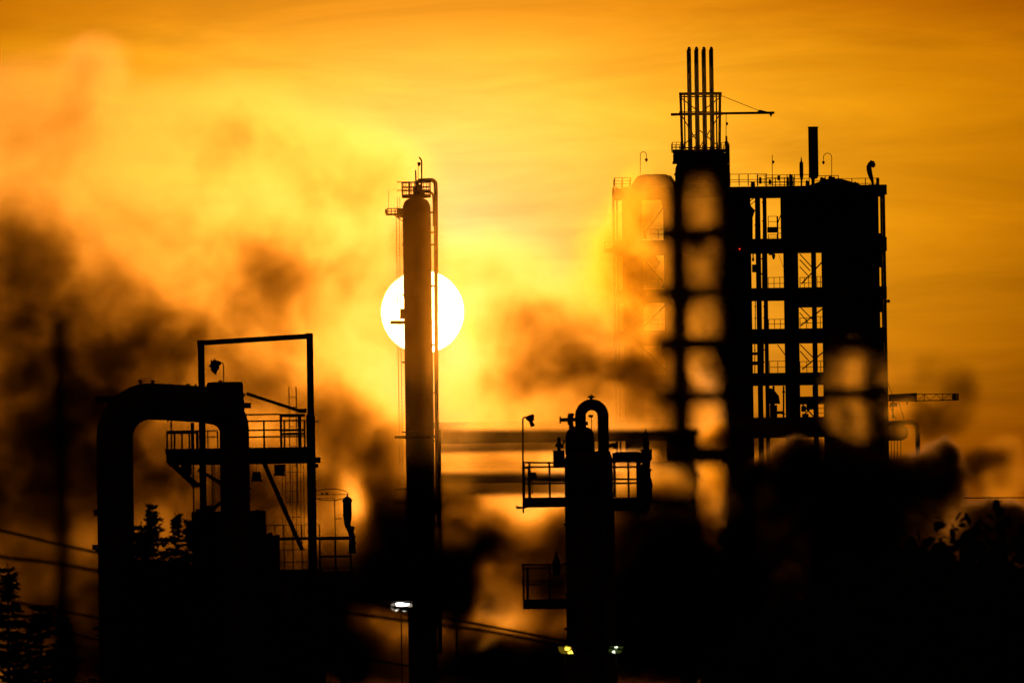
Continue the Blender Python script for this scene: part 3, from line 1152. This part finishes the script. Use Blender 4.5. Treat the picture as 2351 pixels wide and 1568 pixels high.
def round_platform(parent, x0, x1, yt, yb_, D, xv):
    g_ = G()
    k_ = KPX * D
    xa, xb = P(x0, (yt + yb_) / 2, D).x, P(x1, (yt + yb_) / 2, D).x
    z_ = P(xv, (yt + yb_) / 2, D).z
    g_.box(((xa + xb) / 2, D, z_), (xb - xa, 3.4, (yb_ - yt) * k_ * .9))
    g_.box(((xa + xb) / 2, D, z_ - (yb_ - yt) * k_ * .2), (xb - xa - .5, 3.8, (yb_ - yt) * k_ * .5))
    return g_


p1 = part("platform", ves, round_platform(ves, 1200, 1300, 1141, 1165, DV, 1250), STEEL)
p2 = part("platform", ves, round_platform(ves, 1404, 1490, 1141, 1173, DV, 1447), STEEL)
part("edge_curve", p2, G().poly([(1468, 1141), (1497, 1139), (1497, 1152), (1490, 1165), (1478, 1173), (1460, 1174)], DV - 1.5, .9), STEEL)


def vrail(x0, x1, yy, yb, n_):
    g_ = G()
    for (ya, yb2) in yy:
        g_.beam(P(x0, ya + 1.5, DV - 1.7), P(x1, ya, DV - 1.7), 4.4 * KV)
        g_.beam(P(x0, yb2 - 1, DV + 1.7), P(x1, yb2, DV + 1.7), 4.4 * KV)
        g_.beam(P(x0, ya + 1.5, DV - 1.7), P(x0, yb2 - 1, DV + 1.7), 4.4 * KV)
    for i in n_:
        g_.pb(i - 2.4, yy[0][0] if yy[0][0] < yy[0][1] else yy[0][1], i + 2.4, yb, DV - 1.7, .07)
    return part("railing", ves, g_, STEEL)


vrail(1201, 1297, ((1071, 1062.5), (1109, 1100.5)), 1143, (1203, 1216, 1262))
vrail(1404, 1484, ((1071, 1060), (1108, 1100.5)), 1142, (1443, 1466, 1476))
g = G()
g.pb(1212, 1070, 1219, 1142, DV - 1.7, .1)
g.pb(1197, 1073, 1218, 1076, DV - 1.2, .06)
part("post", ves, g, STEEL)
g = G()
g.pb(1218, 1084, 1231, 1100, DV - 1.7, .2)
g.pb(1230, 1091, 1234, 1096, DV - 1.7, .1)
g.ptube([(1223, 1100), (1223, 1134)], 1.6, DV - 1.7, 6)
part("junction_box", ves, g, LAMPM)
g = G()
g.pb(1406, 1039, 1478, 1061, DV + 1.6, .5)
g.pb(1412, 1037, 1470, 1042, DV + 1.2, .5)
g.pb(1461, 1055, 1472, 1142, DV, .4)
g.pb(1464, 1066, 1492, 1141, DV + 1, .5)
part("pipe_header", ves, g, PIPE)
part("riser_pipe", ves, G().pb(1408, 1060, 1414, 1141, DV, .3), PIPE)
g = G()
g.poly([(1183, 1161), (1197, 1163), (1215, 1165), (1197, 1168), (1186, 1168)], DV - 1, .1)
g.pbeam(1201, 1158, 1202, 1178, 3, DV - 1.2)
part("bracket", ves, g, STEEL)
# lower platform
p3 = part("platform", ves, round_platform(ves, 1201, 1300, 1374, 1398, DV, 1250), STEEL)
vrail(1201, 1297, ((1303, 1297), (1340, 1334)), 1376, (1202, 1262))
part("post", ves, G().pb(1208, 1301, 1214.5, 1376, DV - 1.7, .1), STEEL)
part("lower_valve", ves, G().lathe(1277, DV, [(1264, 2), (1270, 5), (1280, 9), (1288, 18), (1312, 20), (1322, 12)], 12), LAMPM)
g = G()
for y in (1200, 1290, 1360, 1440):
    g.lathe(1353, DV, [(y, 117), (y + 5, 117)], 32)
part("stiffening_ring", ves, g, STEEL)
# lamp post at its left
t = thing("platform_lamp", "floodlight with drooping lens on a crooked mast at the left edge of the vessel platform", "lamp", P(1201, 1176, DV - 1.8), "lamps on the columns")
part("mast", t, G().ptube([(1201.5, 1176), (1200.5, 1050), (1200.5, 962), (1203, 958.5), (1208, 957.5)], 4, DV - 1.8, 8), STEEL)
g = G()
g.poly([(1206, 957), (1213, 953.5), (1224, 950.5), (1227, 954), (1226, 966), (1214, 968), (1207, 963)], DV - 1.8, .25)
part("lamp_head", t, g, LAMPM)
part("lens", t, G().ptube([(1217, 964), (1224, 979)], [8, 10], DV - 1.8, 10), GLASSM)
# tall safety valve stack on the right
t = thing("valve_stack", "knobbly safety valve stack with needle tip on the right end of the vessel platform", "valve", P(1484, 1141, DV), None)
part("needle", t, G().lathe(1482.5, DV, [(984, 1.5), (992, 5), (1003, 8), (1008, 14), (1011, 14), (1016, 18), (1022, 15), (1034, 17)], 14), PIPE)
part("body", t, G().lathe(1484, DV, [(1032, 20), (1036, 26), (1054, 26), (1060, 17), (1076, 16), (1080, 20), (1086, 18), (1096, 18), (1102, 22), (1110, 26), (1120, 26), (1128, 24), (1141, 24)], 16), PIPE)
for y0, y1 in ((1031, 1036), (1046, 1052), (1076, 1080)):
    part("flange", t, G().pb(1470, y0, 1497, y1, DV, .35), STEEL)

# ================================================================== lit lamps near the ground
t = thing("work_light", "bright white cluster of work lights glowing at the bottom, left of centre", "lamp", P(920, 1404, 380))
part("housing", t, G().pb(896, 1379, 948, 1383, 380, .4), LAMPM)
g = G()
g.poly([(908, 1384), (916, 1382.5), (925, 1382.8), (931, 1385), (940, 1385), (938, 1390), (930, 1391), (921, 1391.5), (910, 1391)], 379.7, .1)
part("lamp_glass", t, g, WHITE_L)
g = G()
g.poly([(898, 1386), (904, 1384), (908, 1386), (903, 1395), (907, 1402), (900, 1400), (896, 1393)], 379.8, .05)
part("reflector", t, g, WHT_D)
g = G()
g.poly([(936, 1384), (946, 1385), (947, 1392), (938, 1394)], 379.8, .05)
part("reflector", t, g, WHT_D)
g = G()
g.poly([(906, 1400), (912, 1397), (919, 1396), (914, 1401), (909, 1404)], 379.7, .05)
g.poly([(923, 1401), (932, 1400.5), (935, 1402.5), (927, 1404.5)], 379.7, .05)
part("lower_lamp_glass", t, g, emit("soft_lamp_glow", (1, .95, .75), .9))
part("pole", t, G().col(921, 1408, 2.6, 380.4, .05), CABLE)
for (x0, s_, m1, m2, lab) in ((1279, 1, YEL_D, YEL_L, "yellow flood lamp glowing at the left foot of the pressure vessel"), (1433, -1, GRN_D, GRN_L, "greenish flood lamp with two white points at the right foot of the pressure vessel")):
    DQ = 296.0
    t = thing("foot_lamp", lab, "lamp", P(x0 + s_ * 18, 1503, DQ))
    part("housing", t, G().pb(x0, 1479, x0 + s_ * 38, 1482, DQ, .3), LAMPM)
    part("reflector", t, G().poly([(x0 + s_ * 2, 1484), (x0 + s_ * 33, 1482.5), (x0 + s_ * 37, 1500), (x0 + s_ * 12, 1500), (x0 + s_ * 5, 1495)], DQ, .05), m2 if False else m1)
    g = G()
    if s_ == 1:
        g.poly([(1297, 1483.5), (1310, 1483), (1310, 1488), (1305, 1493), (1297, 1491)], DQ - .06, .04)
        g.poly([(1303, 1497), (1312, 1492.5), (1316, 1499.5), (1305, 1500)], DQ - .06, .04)
    else:
        g.poly([(1411, 1484), (1418, 1483.5), (1418, 1490), (1412, 1490)], DQ - .06, .04)
        g.poly([(1406, 1494), (1411, 1493), (1413, 1499), (1406, 1500)], DQ - .06, .04)
    part("lamp_glass", t, g, m2)
    part("pole", t, G().col(x0 + s_ * 18, 1500, 4, DQ + .2, .08), STEEL)
# dark unlit floodlight and its mast
t = thing("unlit_floodlight", "unlit black floodlight seen from behind, just right of the white work lights", "lamp", P(1050, 1404, 330))
part("lamp_head", t, G().poly([(1011, 1361), (1020, 1361), (1045, 1371), (1077, 1379), (1073, 1402), (1062, 1407), (1032, 1402), (1022, 1383)], 330, .5), LAMPM)
part("pole", t, G().col(1048, 1400, 5, 330, .1), STEEL)
t = thing("utility_post", "thin dark post with short crossbar below the cables, bottom centre", "post", (P(978, 1430, 300).x, 300, 0))
part("shaft", t, G().col(978, 1425, 9, 300, .12), STEEL)
part("crossbar", t, G().pb(955, 1433, 1000, 1437, 299.8, .1), STEEL)

# ================================================================== cables
def cable(name, label, pts, wpx, D0, D1, sag=0, group="overhead cables"):
    """pts: pixel control points left to right; distance runs from D0 to D1"""
    g_ = G()
    n_ = len(pts)
    out = []
    for i in range(n_ - 1):
        for j in range(8):
            f = j / 8
            u = (i + f) / (n_ - 1)
            p0, p1 = pts[max(i - 1, 0)], pts[i]
            p2, p3 = pts[i + 1], pts[min(i + 2, n_ - 1)]
            q = [.5 * (2 * p1[a] + (p2[a] - p0[a]) * f + (2 * p0[a] - 5 * p1[a] + 4 * p2[a] - p3[a]) * f * f + (-p0[a] + 3 * p1[a] - 3 * p2[a] + p3[a]) * f ** 3) for a in (0, 1)]
            out.append(P(q[0], q[1], D0 + (D1 - D0) * u))
    out.append(P(pts[-1][0], pts[-1][1], D1))
    g_.tube(out, wpx * KPX * (D0 + D1) / 4, 6)
    return single(name, g_, CABLE, label, "cable", group)


cable("overhead_cable", "topmost thick cable sagging across the left edge into the duct", [(-240, 1165), (0, 1217), (110, 1243), (222, 1268), (420, 1305), (640, 1335), (820, 1372), (950, 1404), (1200, 1452), (1320, 1474), (1700, 1528), (2200, 1580)], 7.5, 105, 150)
cable("overhead_cable", "second blurred cable below the topmost one at the left edge", [(-240, 1228), (0, 1277), (110, 1290), (222, 1310), (450, 1352), (700, 1392), (900, 1420), (1100, 1446), (1300, 1482), (1700, 1545), (2200, 1610)], 9, 85, 120)
cable("overhead_cable", "third cable from the top, passing just above the small spruce at the left edge", [(-240, 1330), (50, 1384), (215, 1416), (420, 1450), (640, 1480), (950, 1530), (1250, 1580)], 6, 105, 150)
cable("overhead_cable", "lowest thin cable running behind the spruces in the bottom left corner", [(-240, 1345), (0, 1400), (120, 1436), (215, 1466), (420, 1505), (640, 1545), (900, 1590)], 5, 110, 150)
cable("thin_wire", "short thin level wire at the right edge above the leafy trees", [(2215, 1143), (2260, 1142.5), (2360, 1142), (2500, 1141)], 2.4, 300, 320, group=None)

# ================================================================== trees
def quad(bm, c, u, v):
    bm.faces.new([bm.verts.new(c - u), bm.verts.new(c - v * .6), bm.verts.new(c + u), bm.verts.new(c + v * .6)])


def spruce_mesh(seed, H=20.0, spread=.17):
    r_ = random.Random(seed)
    g_ = G()
    g2 = G()
    g2.tube([(0, 0, 0), (0, 0, H * .5), (0, 0, H)], [.24, .13, .012], 8)
    z = H * .18
    while z < H - .05:
        d = H - z
        L = min(3.2, .10 + d * spread + .25 * math.sqrt(d) * .5) * r_.uniform(.65, 1.2)
        nb = 8 if d > 1 else 5
        for i in range(nb):
            a = r_.uniform(0, 2 * math.pi)
            up = .8 if d < .8 else r_.uniform(-.1, .4)
            ll = L * r_.uniform(.6, 1.15)
            dv = Vector((math.cos(a), math.sin(a), up)).normalized()
            p0 = Vector((0, 0, z))
            g2.tube([p0, p0 + dv * ll], [.02, .006], 4, cap=False)
            m_ = max(3, int(ll / .11))
            for j in range(m_):
                f = (j + .5) / m_
                c = p0 + dv * ll * f + Vector((0, 0, -.12 * f * f * ll))
                for q in range(5):
                    b = a + r_.uniform(-1.6, 1.6)
                    u = Vector((math.cos(b), math.sin(b), r_.uniform(-.5, .5))) * r_.uniform(.06, .13)
                    v = u.orthogonal().normalized() * r_.uniform(.02, .045)
                    v.rotate(Matrix.Rotation(r_.uniform(0, 6), 3, u.normalized()))
                    quad(g_.bm, c + u * .5, u, v * 1.6)
        z += r_.uniform(.08, .15) if d < 7 else r_.uniform(.3, .5)
    out = []
    for nm, gg, mm in (("crown", g_, NEEDLE), ("trunk", g2, BARK)):
        me = bpy.data.meshes.new(nm)
        gg.bm.to_mesh(me)
        gg.bm.free()
        me.materials.append(mm)
        out.append((nm, me))
    return out


SPR = [spruce_mesh(3), spruce_mesh(5, spread=.2), spruce_mesh(9, spread=.15)]


def place_tree(name, kind_m, px, py, D, rz, label, group, sx=1.0, cat="tree"):
    top = P(px, py, D)
    t_ = thing(name, label, cat, (top.x, D, 0), group)
    s_ = top.z / 20.0
    t_.scale = (s_ * sx, s_ * sx, s_)
    t_.rotation_euler = (0, 0, rz)
    for nm, me in kind_m:
        o = bpy.data.objects.new(nm, me)
        COL.objects.link(o)
        o.parent = t_
    return t_


for i, (px, py, D, k_, lab, sx) in enumerate((
        (17, 1293, 190, 0, "slim pointed spruce at the far left edge below the cables", 1.0),
        (92, 1388, 170, 1, "blunt bushy spruce second from the left edge, lower than its neighbour", 1.5),
        (150, 1412, 185, 2, "small spruce tip beside the blunt one, left of the duct foot", .8),
        (350, 1156, 215, 1, "tallest spruce just inside the large duct, right of its left leg", .85),
        (402, 1176, 230, 2, "narrow spruce spire inside the large duct, right of the tallest one", .75),
        (324, 1196, 205, 0, "lower spruce hugging the left leg of the large duct", 1.2),
        (444, 1190, 225, 2, "spruce partly hidden against the black equipment block", 1.1),
        (372, 1290, 200, 1, "short wide spruce filling the foot of the duct opening", 1.7))):
    place_tree("spruce_tree", SPR[k_], px, py, D, i * 1.3, lab, "spruce trees by the duct", sx)


def leafy_mesh(seed, leaf=.26, H=20.0, rx=3.2, n_cl=420):
    r_ = random.Random(seed)
    g_ = G()
    g2 = G()
    g2.tube([(0, 0, 0), (.1, 0, H * .45), (0, .1, H * .8)], [.35, .22, .06], 8)
    cz = H - rx * 1.15
    for i in range(n_cl):
        while True:
            v = Vector((r_.uniform(-1, 1), r_.uniform(-1, 1), r_.uniform(-1.2, 1)))
            if .25 < v.length < 1:
                break
        c = Vector((v.x * rx, v.y * rx, cz + v.z * rx * 1.15))
        if i % 9 == 0:
            g2.tube([(0, 0, cz - rx * .8 + r_.uniform(0, rx)), c], [.07, .015], 5, cap=False)
        for j in range(9):
            u = Vector((r_.gauss(0, 1), r_.gauss(0, 1), r_.gauss(0, .8))).normalized()
            b = c + u * r_.uniform(.02, .12)
            l = leaf * r_.uniform(.7, 1.4)
            side = u.orthogonal().normalized()
            side.rotate(Matrix.Rotation(r_.uniform(0, 6.28), 3, u))
            p = [b, b + u * l * .35 + side * l * .22, b + u * l * .75 + side * l * .2, b + u * l + Vector((0, 0, -.15 * l)), b + u * l * .75 - side * l * .2, b + u * l * .35 - side * l * .22]
            g_.bm.faces.new([g_.bm.verts.new(q) for q in p])
    # a few upright leafy shoots at the top
    for i in range(0):
        a = i * .7
        base = Vector((math.cos(a) * rx * .45 * r_.random(), math.sin(a) * rx * .4, H - rx * .28))
        for j in range(7):
            u = Vector((r_.gauss(0, .6), r_.gauss(0, .6), 1)).normalized()
            l = leaf * 1.5
            side = u.orthogonal().normalized()
            b = base + u * .05
            p = [b, b + u * l * .35 + side * l * .17, b + u * l * .8 + side * l * .16, b + u * l, b + u * l * .8 - side * l * .16, b + u * l * .35 - side * l * .17]
            g_.bm.faces.new([g_.bm.verts.new(q) for q in p])
    out = []
    for nm, gg, mm in (("crown", g_, LEAF), ("trunk", g2, BARK)):
        me = bpy.data.meshes.new(nm)
        gg.bm.to_mesh(me)
        gg.bm.free()
        me.materials.append(mm)
        out.append((nm, me))
    return out


LF = [leafy_mesh(21, .24, n_cl=1100), leafy_mesh(22, .2, rx=2.4, n_cl=900)]
for i, (px, py, D, k_, lab, sx) in enumerate((
        (2262, 1192, 150, 0, "highest leafy tree with big leaves in the bottom right corner", 1.0),
        (2055, 1255, 160, 1, "leafy tree second highest in the bottom right, left of the highest one", 1.1),
        (2170, 1262, 145, 0, "leafy tree filling the dip between the two highest leafy trees", 1.0),
        (1945, 1372, 165, 1, "lower leafy tree on the slope of the dark foliage, bottom right", 1.1),
        (1842, 1392, 170, 0, "rounded leafy tree at the left end of the dark foliage", .8),
        (1755, 1420, 175, 1, "lowest small leafy tree farthest left of the foliage, bottom right", .8),
        (2340, 1250, 140, 0, "leafy tree cut off by the right edge", .9))):
    place_tree("leafy_tree", LF[k_], px, py, D, i * 1.1, lab, "leafy trees at the bottom right", sx)

# ================================================================== smoke and steam
def smoke_material(name, albedo, absorb, g_):
    m = bpy.data.materials.new(name)
    m.use_nodes = True
    t = m.node_tree
    t.nodes.clear()
    o = nd(t, "ShaderNodeOutputMaterial")
    p = nd(t, "ShaderNodeVolumePrincipled")
    p.inputs["Density"].default_value = 1
    p.inputs["Color"].default_value = albedo + (1,)
    p.inputs["Absorption Color"].default_value = absorb + (1,)
    p.inputs["Anisotropy"].default_value = g_
    t.links.new(p.outputs[0], o.inputs["Volume"])
    return m


def plume(name, label, m, lo, hi, res, blobs, gain=1.0, warp=2.2, wscale=.16, nscale=.3, lo_c=.36, hi_c=.66, mn=.35, mx=1.75, sharp=1.0, seed=0.0, edge=None, veil=0.0):
    """density = sum of soft billows (px, py, rx, ry, depth optical thickness, D, half depth) broken up by fractal noise"""
    vol = bpy.data.volumes.new(name)
    ob = bpy.data.objects.new(name, vol)
    COL.objects.link(ob)
    ob["kind"] = "stuff"
    ob["label"] = label
    ob["category"] = "smoke"
    t = bpy.data.node_groups.new(name, "GeometryNodeTree")
    t.interface.new_socket("Geometry", in_out="OUTPUT", socket_type="NodeSocketGeometry")
    go = nd(t, "NodeGroupOutput")
    vc = nd(t, "GeometryNodeVolumeCube")
    sm = nd(t, "GeometryNodeSetMaterial")
    sm.inputs["Material"].default_value = m
    vc.inputs["Min"].default_value = lo
    vc.inputs["Max"].default_value = hi
    for a, r_ in zip("XYZ", res):
        vc.inputs["Resolution " + a].default_value = max(2, int(r_))
    pos = nd(t, "GeometryNodeInputPosition").outputs[0]
    ofs = vmath(t, 'ADD', pos, (seed, seed * .7, seed * 1.3))

    def noise(scale, det, rough, vec):
        n_ = nd(t, "ShaderNodeTexNoise")
        n_.inputs["Scale"].default_value = scale
        n_.inputs["Detail"].default_value = det
        n_.inputs["Roughness"].default_value = rough
        t.links.new(vec, n_.inputs["Vector"])
        return n_
    sq = vmath(t, 'MULTIPLY', ofs, (1, .4, 1))       # billows are drawn out along the wind
    wn = noise(wscale, 4, .55, sq)
    wv = vmath(t, 'SCALE', vmath(t, 'SUBTRACT', wn.outputs["Color"], (.5, .5, .5)))
    wv.node.inputs["Scale"].default_value = warp * 2
    wp = vmath(t, 'ADD', pos, wv)
    acc = None
    for (px, py, rx, ry, tau, D, hd) in blobs:
        c = P(px, py, D)
        k_ = KPX * D
        q = vmath(t, 'MULTIPLY', vmath(t, 'SUBTRACT', wp, c), (1 / (rx * k_), 1 / hd, 1 / (ry * k_)))
        ln = vmath(t, 'LENGTH', q, out=1)
        mr = nd(t, "ShaderNodeMapRange", interpolation_type='SMOOTHSTEP')
        t.links.new(ln, mr.inputs[0])
        mr.inputs[1].default_value = 1.0
        mr.inputs[2].default_value = 1.0 - sharp
        mr.inputs[3].default_value = 0
        mr.inputs[4].default_value = gain * tau / hd
        acc = mr.outputs[0] if acc is None else math_n(t, 'ADD', acc, mr.outputs[0])
    dn_ = noise(nscale, 8, .64, vmath(t, 'MULTIPLY', vmath(t, 'ADD', wp, (seed * 2, 3, 5)), (1, .4, 1)))
    mr = nd(t, "ShaderNodeMapRange", interpolation_type='SMOOTHSTEP')
    t.links.new(dn_.outputs[0], mr.inputs[0])
    mr.inputs[1].default_value = lo_c
    mr.inputs[2].default_value = hi_c
    mr.inputs[3].default_value = mn
    mr.inputs[4].default_value = mx
    if edge:
        # crisp cauliflower outline: billow sum plus noise, then a threshold
        f_ = math_n(t, 'MULTIPLY', math_n(t, 'MULTIPLY', acc, edge[0]), math_n(t, 'MULTIPLY_ADD', math_n(t, 'SUBTRACT', dn_.outputs[0], .5), edge[1], 1.0))
        th = nd(t, "ShaderNodeMapRange", interpolation_type='SMOOTHSTEP')
        t.links.new(f_, th.inputs[0])
        th.inputs[1].default_value = edge[2]
        th.inputs[2].default_value = edge[3]
        th.inputs[3].default_value = 0
        th.inputs[4].default_value = edge[4]
        den = math_n(t, 'MULTIPLY', th.outputs[0], mr.outputs[0])
    else:
        acc = math_n(t, 'MAXIMUM', acc, 0.0)
        den = math_n(t, 'MULTIPLY', acc, mr.outputs[0])
    t.links.new(den, vc.inputs["Density"])
    t.links.new(vc.outputs[0], sm.inputs[0])
    t.links.new(sm.outputs[0], go.inputs[0])
    md = ob.modifiers.new("smoke_field", "NODES")
    md.node_group = t
    return ob


SM = smoke_material("smoke_body", (.036, .033, .021), (.10, .075, 0), .95)
x0, x1 = P(-70, 784, 740).x, P(1700, 784, 740).x
BACK = [(230, 920, 620, 370, .8), (660, 960, 280, 270, 1.1), (120, 300, 300, 230, 1.1), (220, 160, 120, 100, .6), (520, 320, 300, 190, 1.1), (760, 400, 230, 180, 1.0), (350, 560, 480, 260, 1.2), (700, 600, 330, 220, .9), (880, 430, 160, 150, .6),
        (0, 600, 300, 260, 3.0), (180, 750, 400, 230, 2.7), (60, 920, 400, 250, 3.0), (610, 640, 230, 150, 1.1), (660, 720, 240, 150, .9), (500, 790, 330, 170, 1.3),
        (350, 800, 260, 150, 1.2), (230, 950, 370, 200, 2.6), (600, 890, 300, 170, 1.4),
        (80, 1130, 420, 230, 4.6), (400, 1120, 380, 200, 3.2), (640, 1150, 330, 200, 3.6), (80, 1400, 460, 280, 4.2), (480, 1380, 420, 230, 8), (740, 1420, 260, 150, 6),
        (780, 970, 170, 130, 2.2), (870, 1010, 130, 130, 1.8), (915, 1080, 140, 150, 2.6), (790, 1340, 180, 110, 2.2), (1150, 1230, 220, 90, 1.5), (825, 1150, 70, 130, -3.2), (640, 1320, 260, 120, 2), (880, 1280, 210, 170, 7), (1000, 1320, 200, 150, 6), (900, 1160, 130, 110, 3.2), (810, 1110, 150, 150, 1.2),
        (880, 700, 220, 320, 1.0), (1130, 640, 280, 150, .8), (1190, 750, 180, 100, 1.3), (1270, 860, 220, 120, 1.5), (1430, 890, 220, 120, 2.1), (1320, 800, 300, 190, 1.4),
        (1130, 900, 200, 150, 1.0), (1330, 980, 280, 90, 1.4),
        (1150, 1070, 280, 110, 1.6), (1130, 1170, 280, 110, 1.4), (1050, 1150, 90, 50, 2.0), (1150, 1300, 320, 180, 4.2), (960, 1290, 170, 150, 5), (1280, 1240, 100, 120, 3),
        (1180, 1470, 320, 90, 5), (1030, 1380, 80, 100, 3.2), (1250, 1360, 90, 110, 3.5), (1110, 1262, 100, 50, 3), (1130, 1370, 110, 130, -2.5), (1190, 1195, 120, 80, -1.6),
        (1150, 1540, 560, 110, 9), (790, 1500, 220, 110, 7), (220, 1520, 300, 100, 4), (1480, 1210, 200, 190, 6), (1480, 1400, 280, 250, 9), (1560, 960, 160, 130, 1.6)]
BACK = [b + (740, 14) for b in BACK]
plume("smoke_bank", "huge brown and gold smoke bank drifting behind the left plant and the column", SM,
      (x0 - 4, 723, 6), (x1 + 2, 757, 66), ((x1 - x0 + 6) / .24, 34 / .55, 60 / .24), BACK, gain=2.1, warp=2.6, wscale=.15, nscale=.32, mn=.68, mx=1.38, lo_c=.36, hi_c=.66)
FRONT = [
    (950, 560, 90, 120, .35, 655, 12), (955, 760, 90, 160, .2, 655, 12),
    (970, 930, 120, 150, .10, 655, 12), (970, 1080, 150, 120, .30, 655, 12),
    (968, 1200, 160, 150, 2.6, 655, 12), (860, 1060, 130, 130, .25, 655, 12),
    (1010, 1380, 210, 120, 3.5, 655, 12),
    (700, 1000, 300, 200, .15, 655, 12), (1500, 1250, 200, 250, 4, 655, 12), (760, 1330, 170, 140, 1.2, 655, 12),
]
FM = smoke_material("wisp_body", (.030, .027, .010), (.10, .075, 0), .95)
FRONT += [(1150, 1060, 190, 120, .10, 655, 12), (1300, 1010, 170, 100, .12, 655, 12), (1060, 1000, 110, 90, .08, 655, 12)]
x0, x1 = P(480, 784, 655).x, P(1700, 784, 655).x
plume("smoke_wisp", "thin veil of lit smoke in front of the foot of the column", FM,
      (x0, 640, 4), (x1, 670, 46), ((x1 - x0) / .35, 30 / .9, 42 / .35), FRONT, gain=2.2, warp=2.0, wscale=.2, nscale=.35, seed=13.0)
STEAM = [
    (1475, 480, 110, 130, 1.0, 742, 17), (1470, 620, 130, 190, 2.0, 742, 17), (1490, 830, 140, 200, 2.0, 742, 17), (1600, 520, 120, 150, .12, 742, 15),
    (1610, 760, 110, 260, .13, 742, 15), (1400, 640, 120, 200, .5, 742, 17), (1620, 930, 90, 90, .3, 742, 15), (1330, 760, 120, 140, .25, 742, 14),
    (1960, 860, 105, 90, .33, 742, 15), (1960, 950, 90, 80, .33, 742, 15), (1975, 1010, 60, 60, .2, 742, 15),
    (2110, 870, 120, 90, .2, 742, 15), (2130, 960, 120, 60, 1.6, 742, 15), (2200, 900, 60, 80, .9, 742, 15),
    (1640, 1100, 60, 90, 1.6, 742, 15), (1650, 1010, 60, 50, 2.5, 742, 15), (1560, 1020, 90, 70, 2.5, 742, 15), (1730, 1000, 120, 60, 2.5, 742, 15), (1610, 260, 120, 220, .012, 742, 15), (1850, 520, 260, 200, .004, 742, 15), (2290, 1090, 90, 100, 1.6, 742, 17), (2235, 1070, 60, 60, 1.6, 742, 17), (1730, 900, 100, 200, .03, 742, 15),
]
ST = smoke_material("steam_body", (.040, .033, .006), (.10, .075, 0), .95)
x0, x1 = P(1180, 784, 742).x, P(2420, 784, 742).x
plume("steam_cloud", "glowing steam drifting before the process building, catching its shadow bars", ST,
      (x0, 722, 18), (x1, 762, 69), ((x1 - x0) / .3, 40 / 1.0, 51 / .3), STEAM, gain=1.9, warp=1.6, wscale=.2, nscale=.3, mn=.2, mx=1.9, seed=29.0)
DARK = [
    (1800, 1130, 170, 150), (1930, 1140, 220, 150), (2090, 1130, 170, 130), (2150, 1095, 95, 95),
    (1880, 1090, 200, 90), (1525, 1300, 110, 180), (1720, 1330, 340, 240), (2050, 1330, 370, 250),
    (2270, 1215, 120, 105), (2340, 1240, 110, 100), (2340, 1370, 200, 200), (1500, 1400, 220, 160), (2170, 1040, 40, 36), (1850, 1030, 60, 40),
    (1800, 1500, 700, 120), (2320, 1190, 60, 50), (2520, 1330, 200, 150), (2700, 1420, 220, 150), (2900, 1480, 250, 130)]
DARK = [b + (16, 600, 16) for b in DARK]
DK = smoke_material("dark_smoke_body", (.04, .038, .036), (.10, .075, 0), .9)
x0, x1 = P(1340, 784, 600).x, P(3150, 784, 600).x
plume("dark_smoke", "dense almost black billows with cauliflower edges below the crane boom on the right", DK,
      (x0, 578, 6), (x1, 622, 36), ((x1 - x0) / .2, 44 / .8, 30 / .2), DARK, warp=1.2, wscale=.5, nscale=.6, mn=.6, mx=1.5, seed=51.0,
      edge=(1.0, 4.2, .12, .62, .55))
HZ = smoke_material("glare_haze_body", (.06, .045, .008), (.3, .3, .3), .95)
VEIL = [(965, 590, 130, 250, .28, 380, 30), (970, 750, 130, 180, .60, 380, 30), (975, 960, 120, 140, .05, 380, 30)]  # haze added well ahead of the column to lighten it like veiling glare
x0, x1 = P(800, 784, 380).x, P(1160, 784, 380).x
plume("glare_haze", "added haze patch standing in for glare over the column before the sun", HZ,
      (x0, 345, 18), (x1, 415, 40), ((x1 - x0) / .5, 70 / 3, 22 / .5), VEIL, gain=4.0, warp=1.0, wscale=.15, nscale=.2, mn=.8, mx=1.2, seed=77.0)
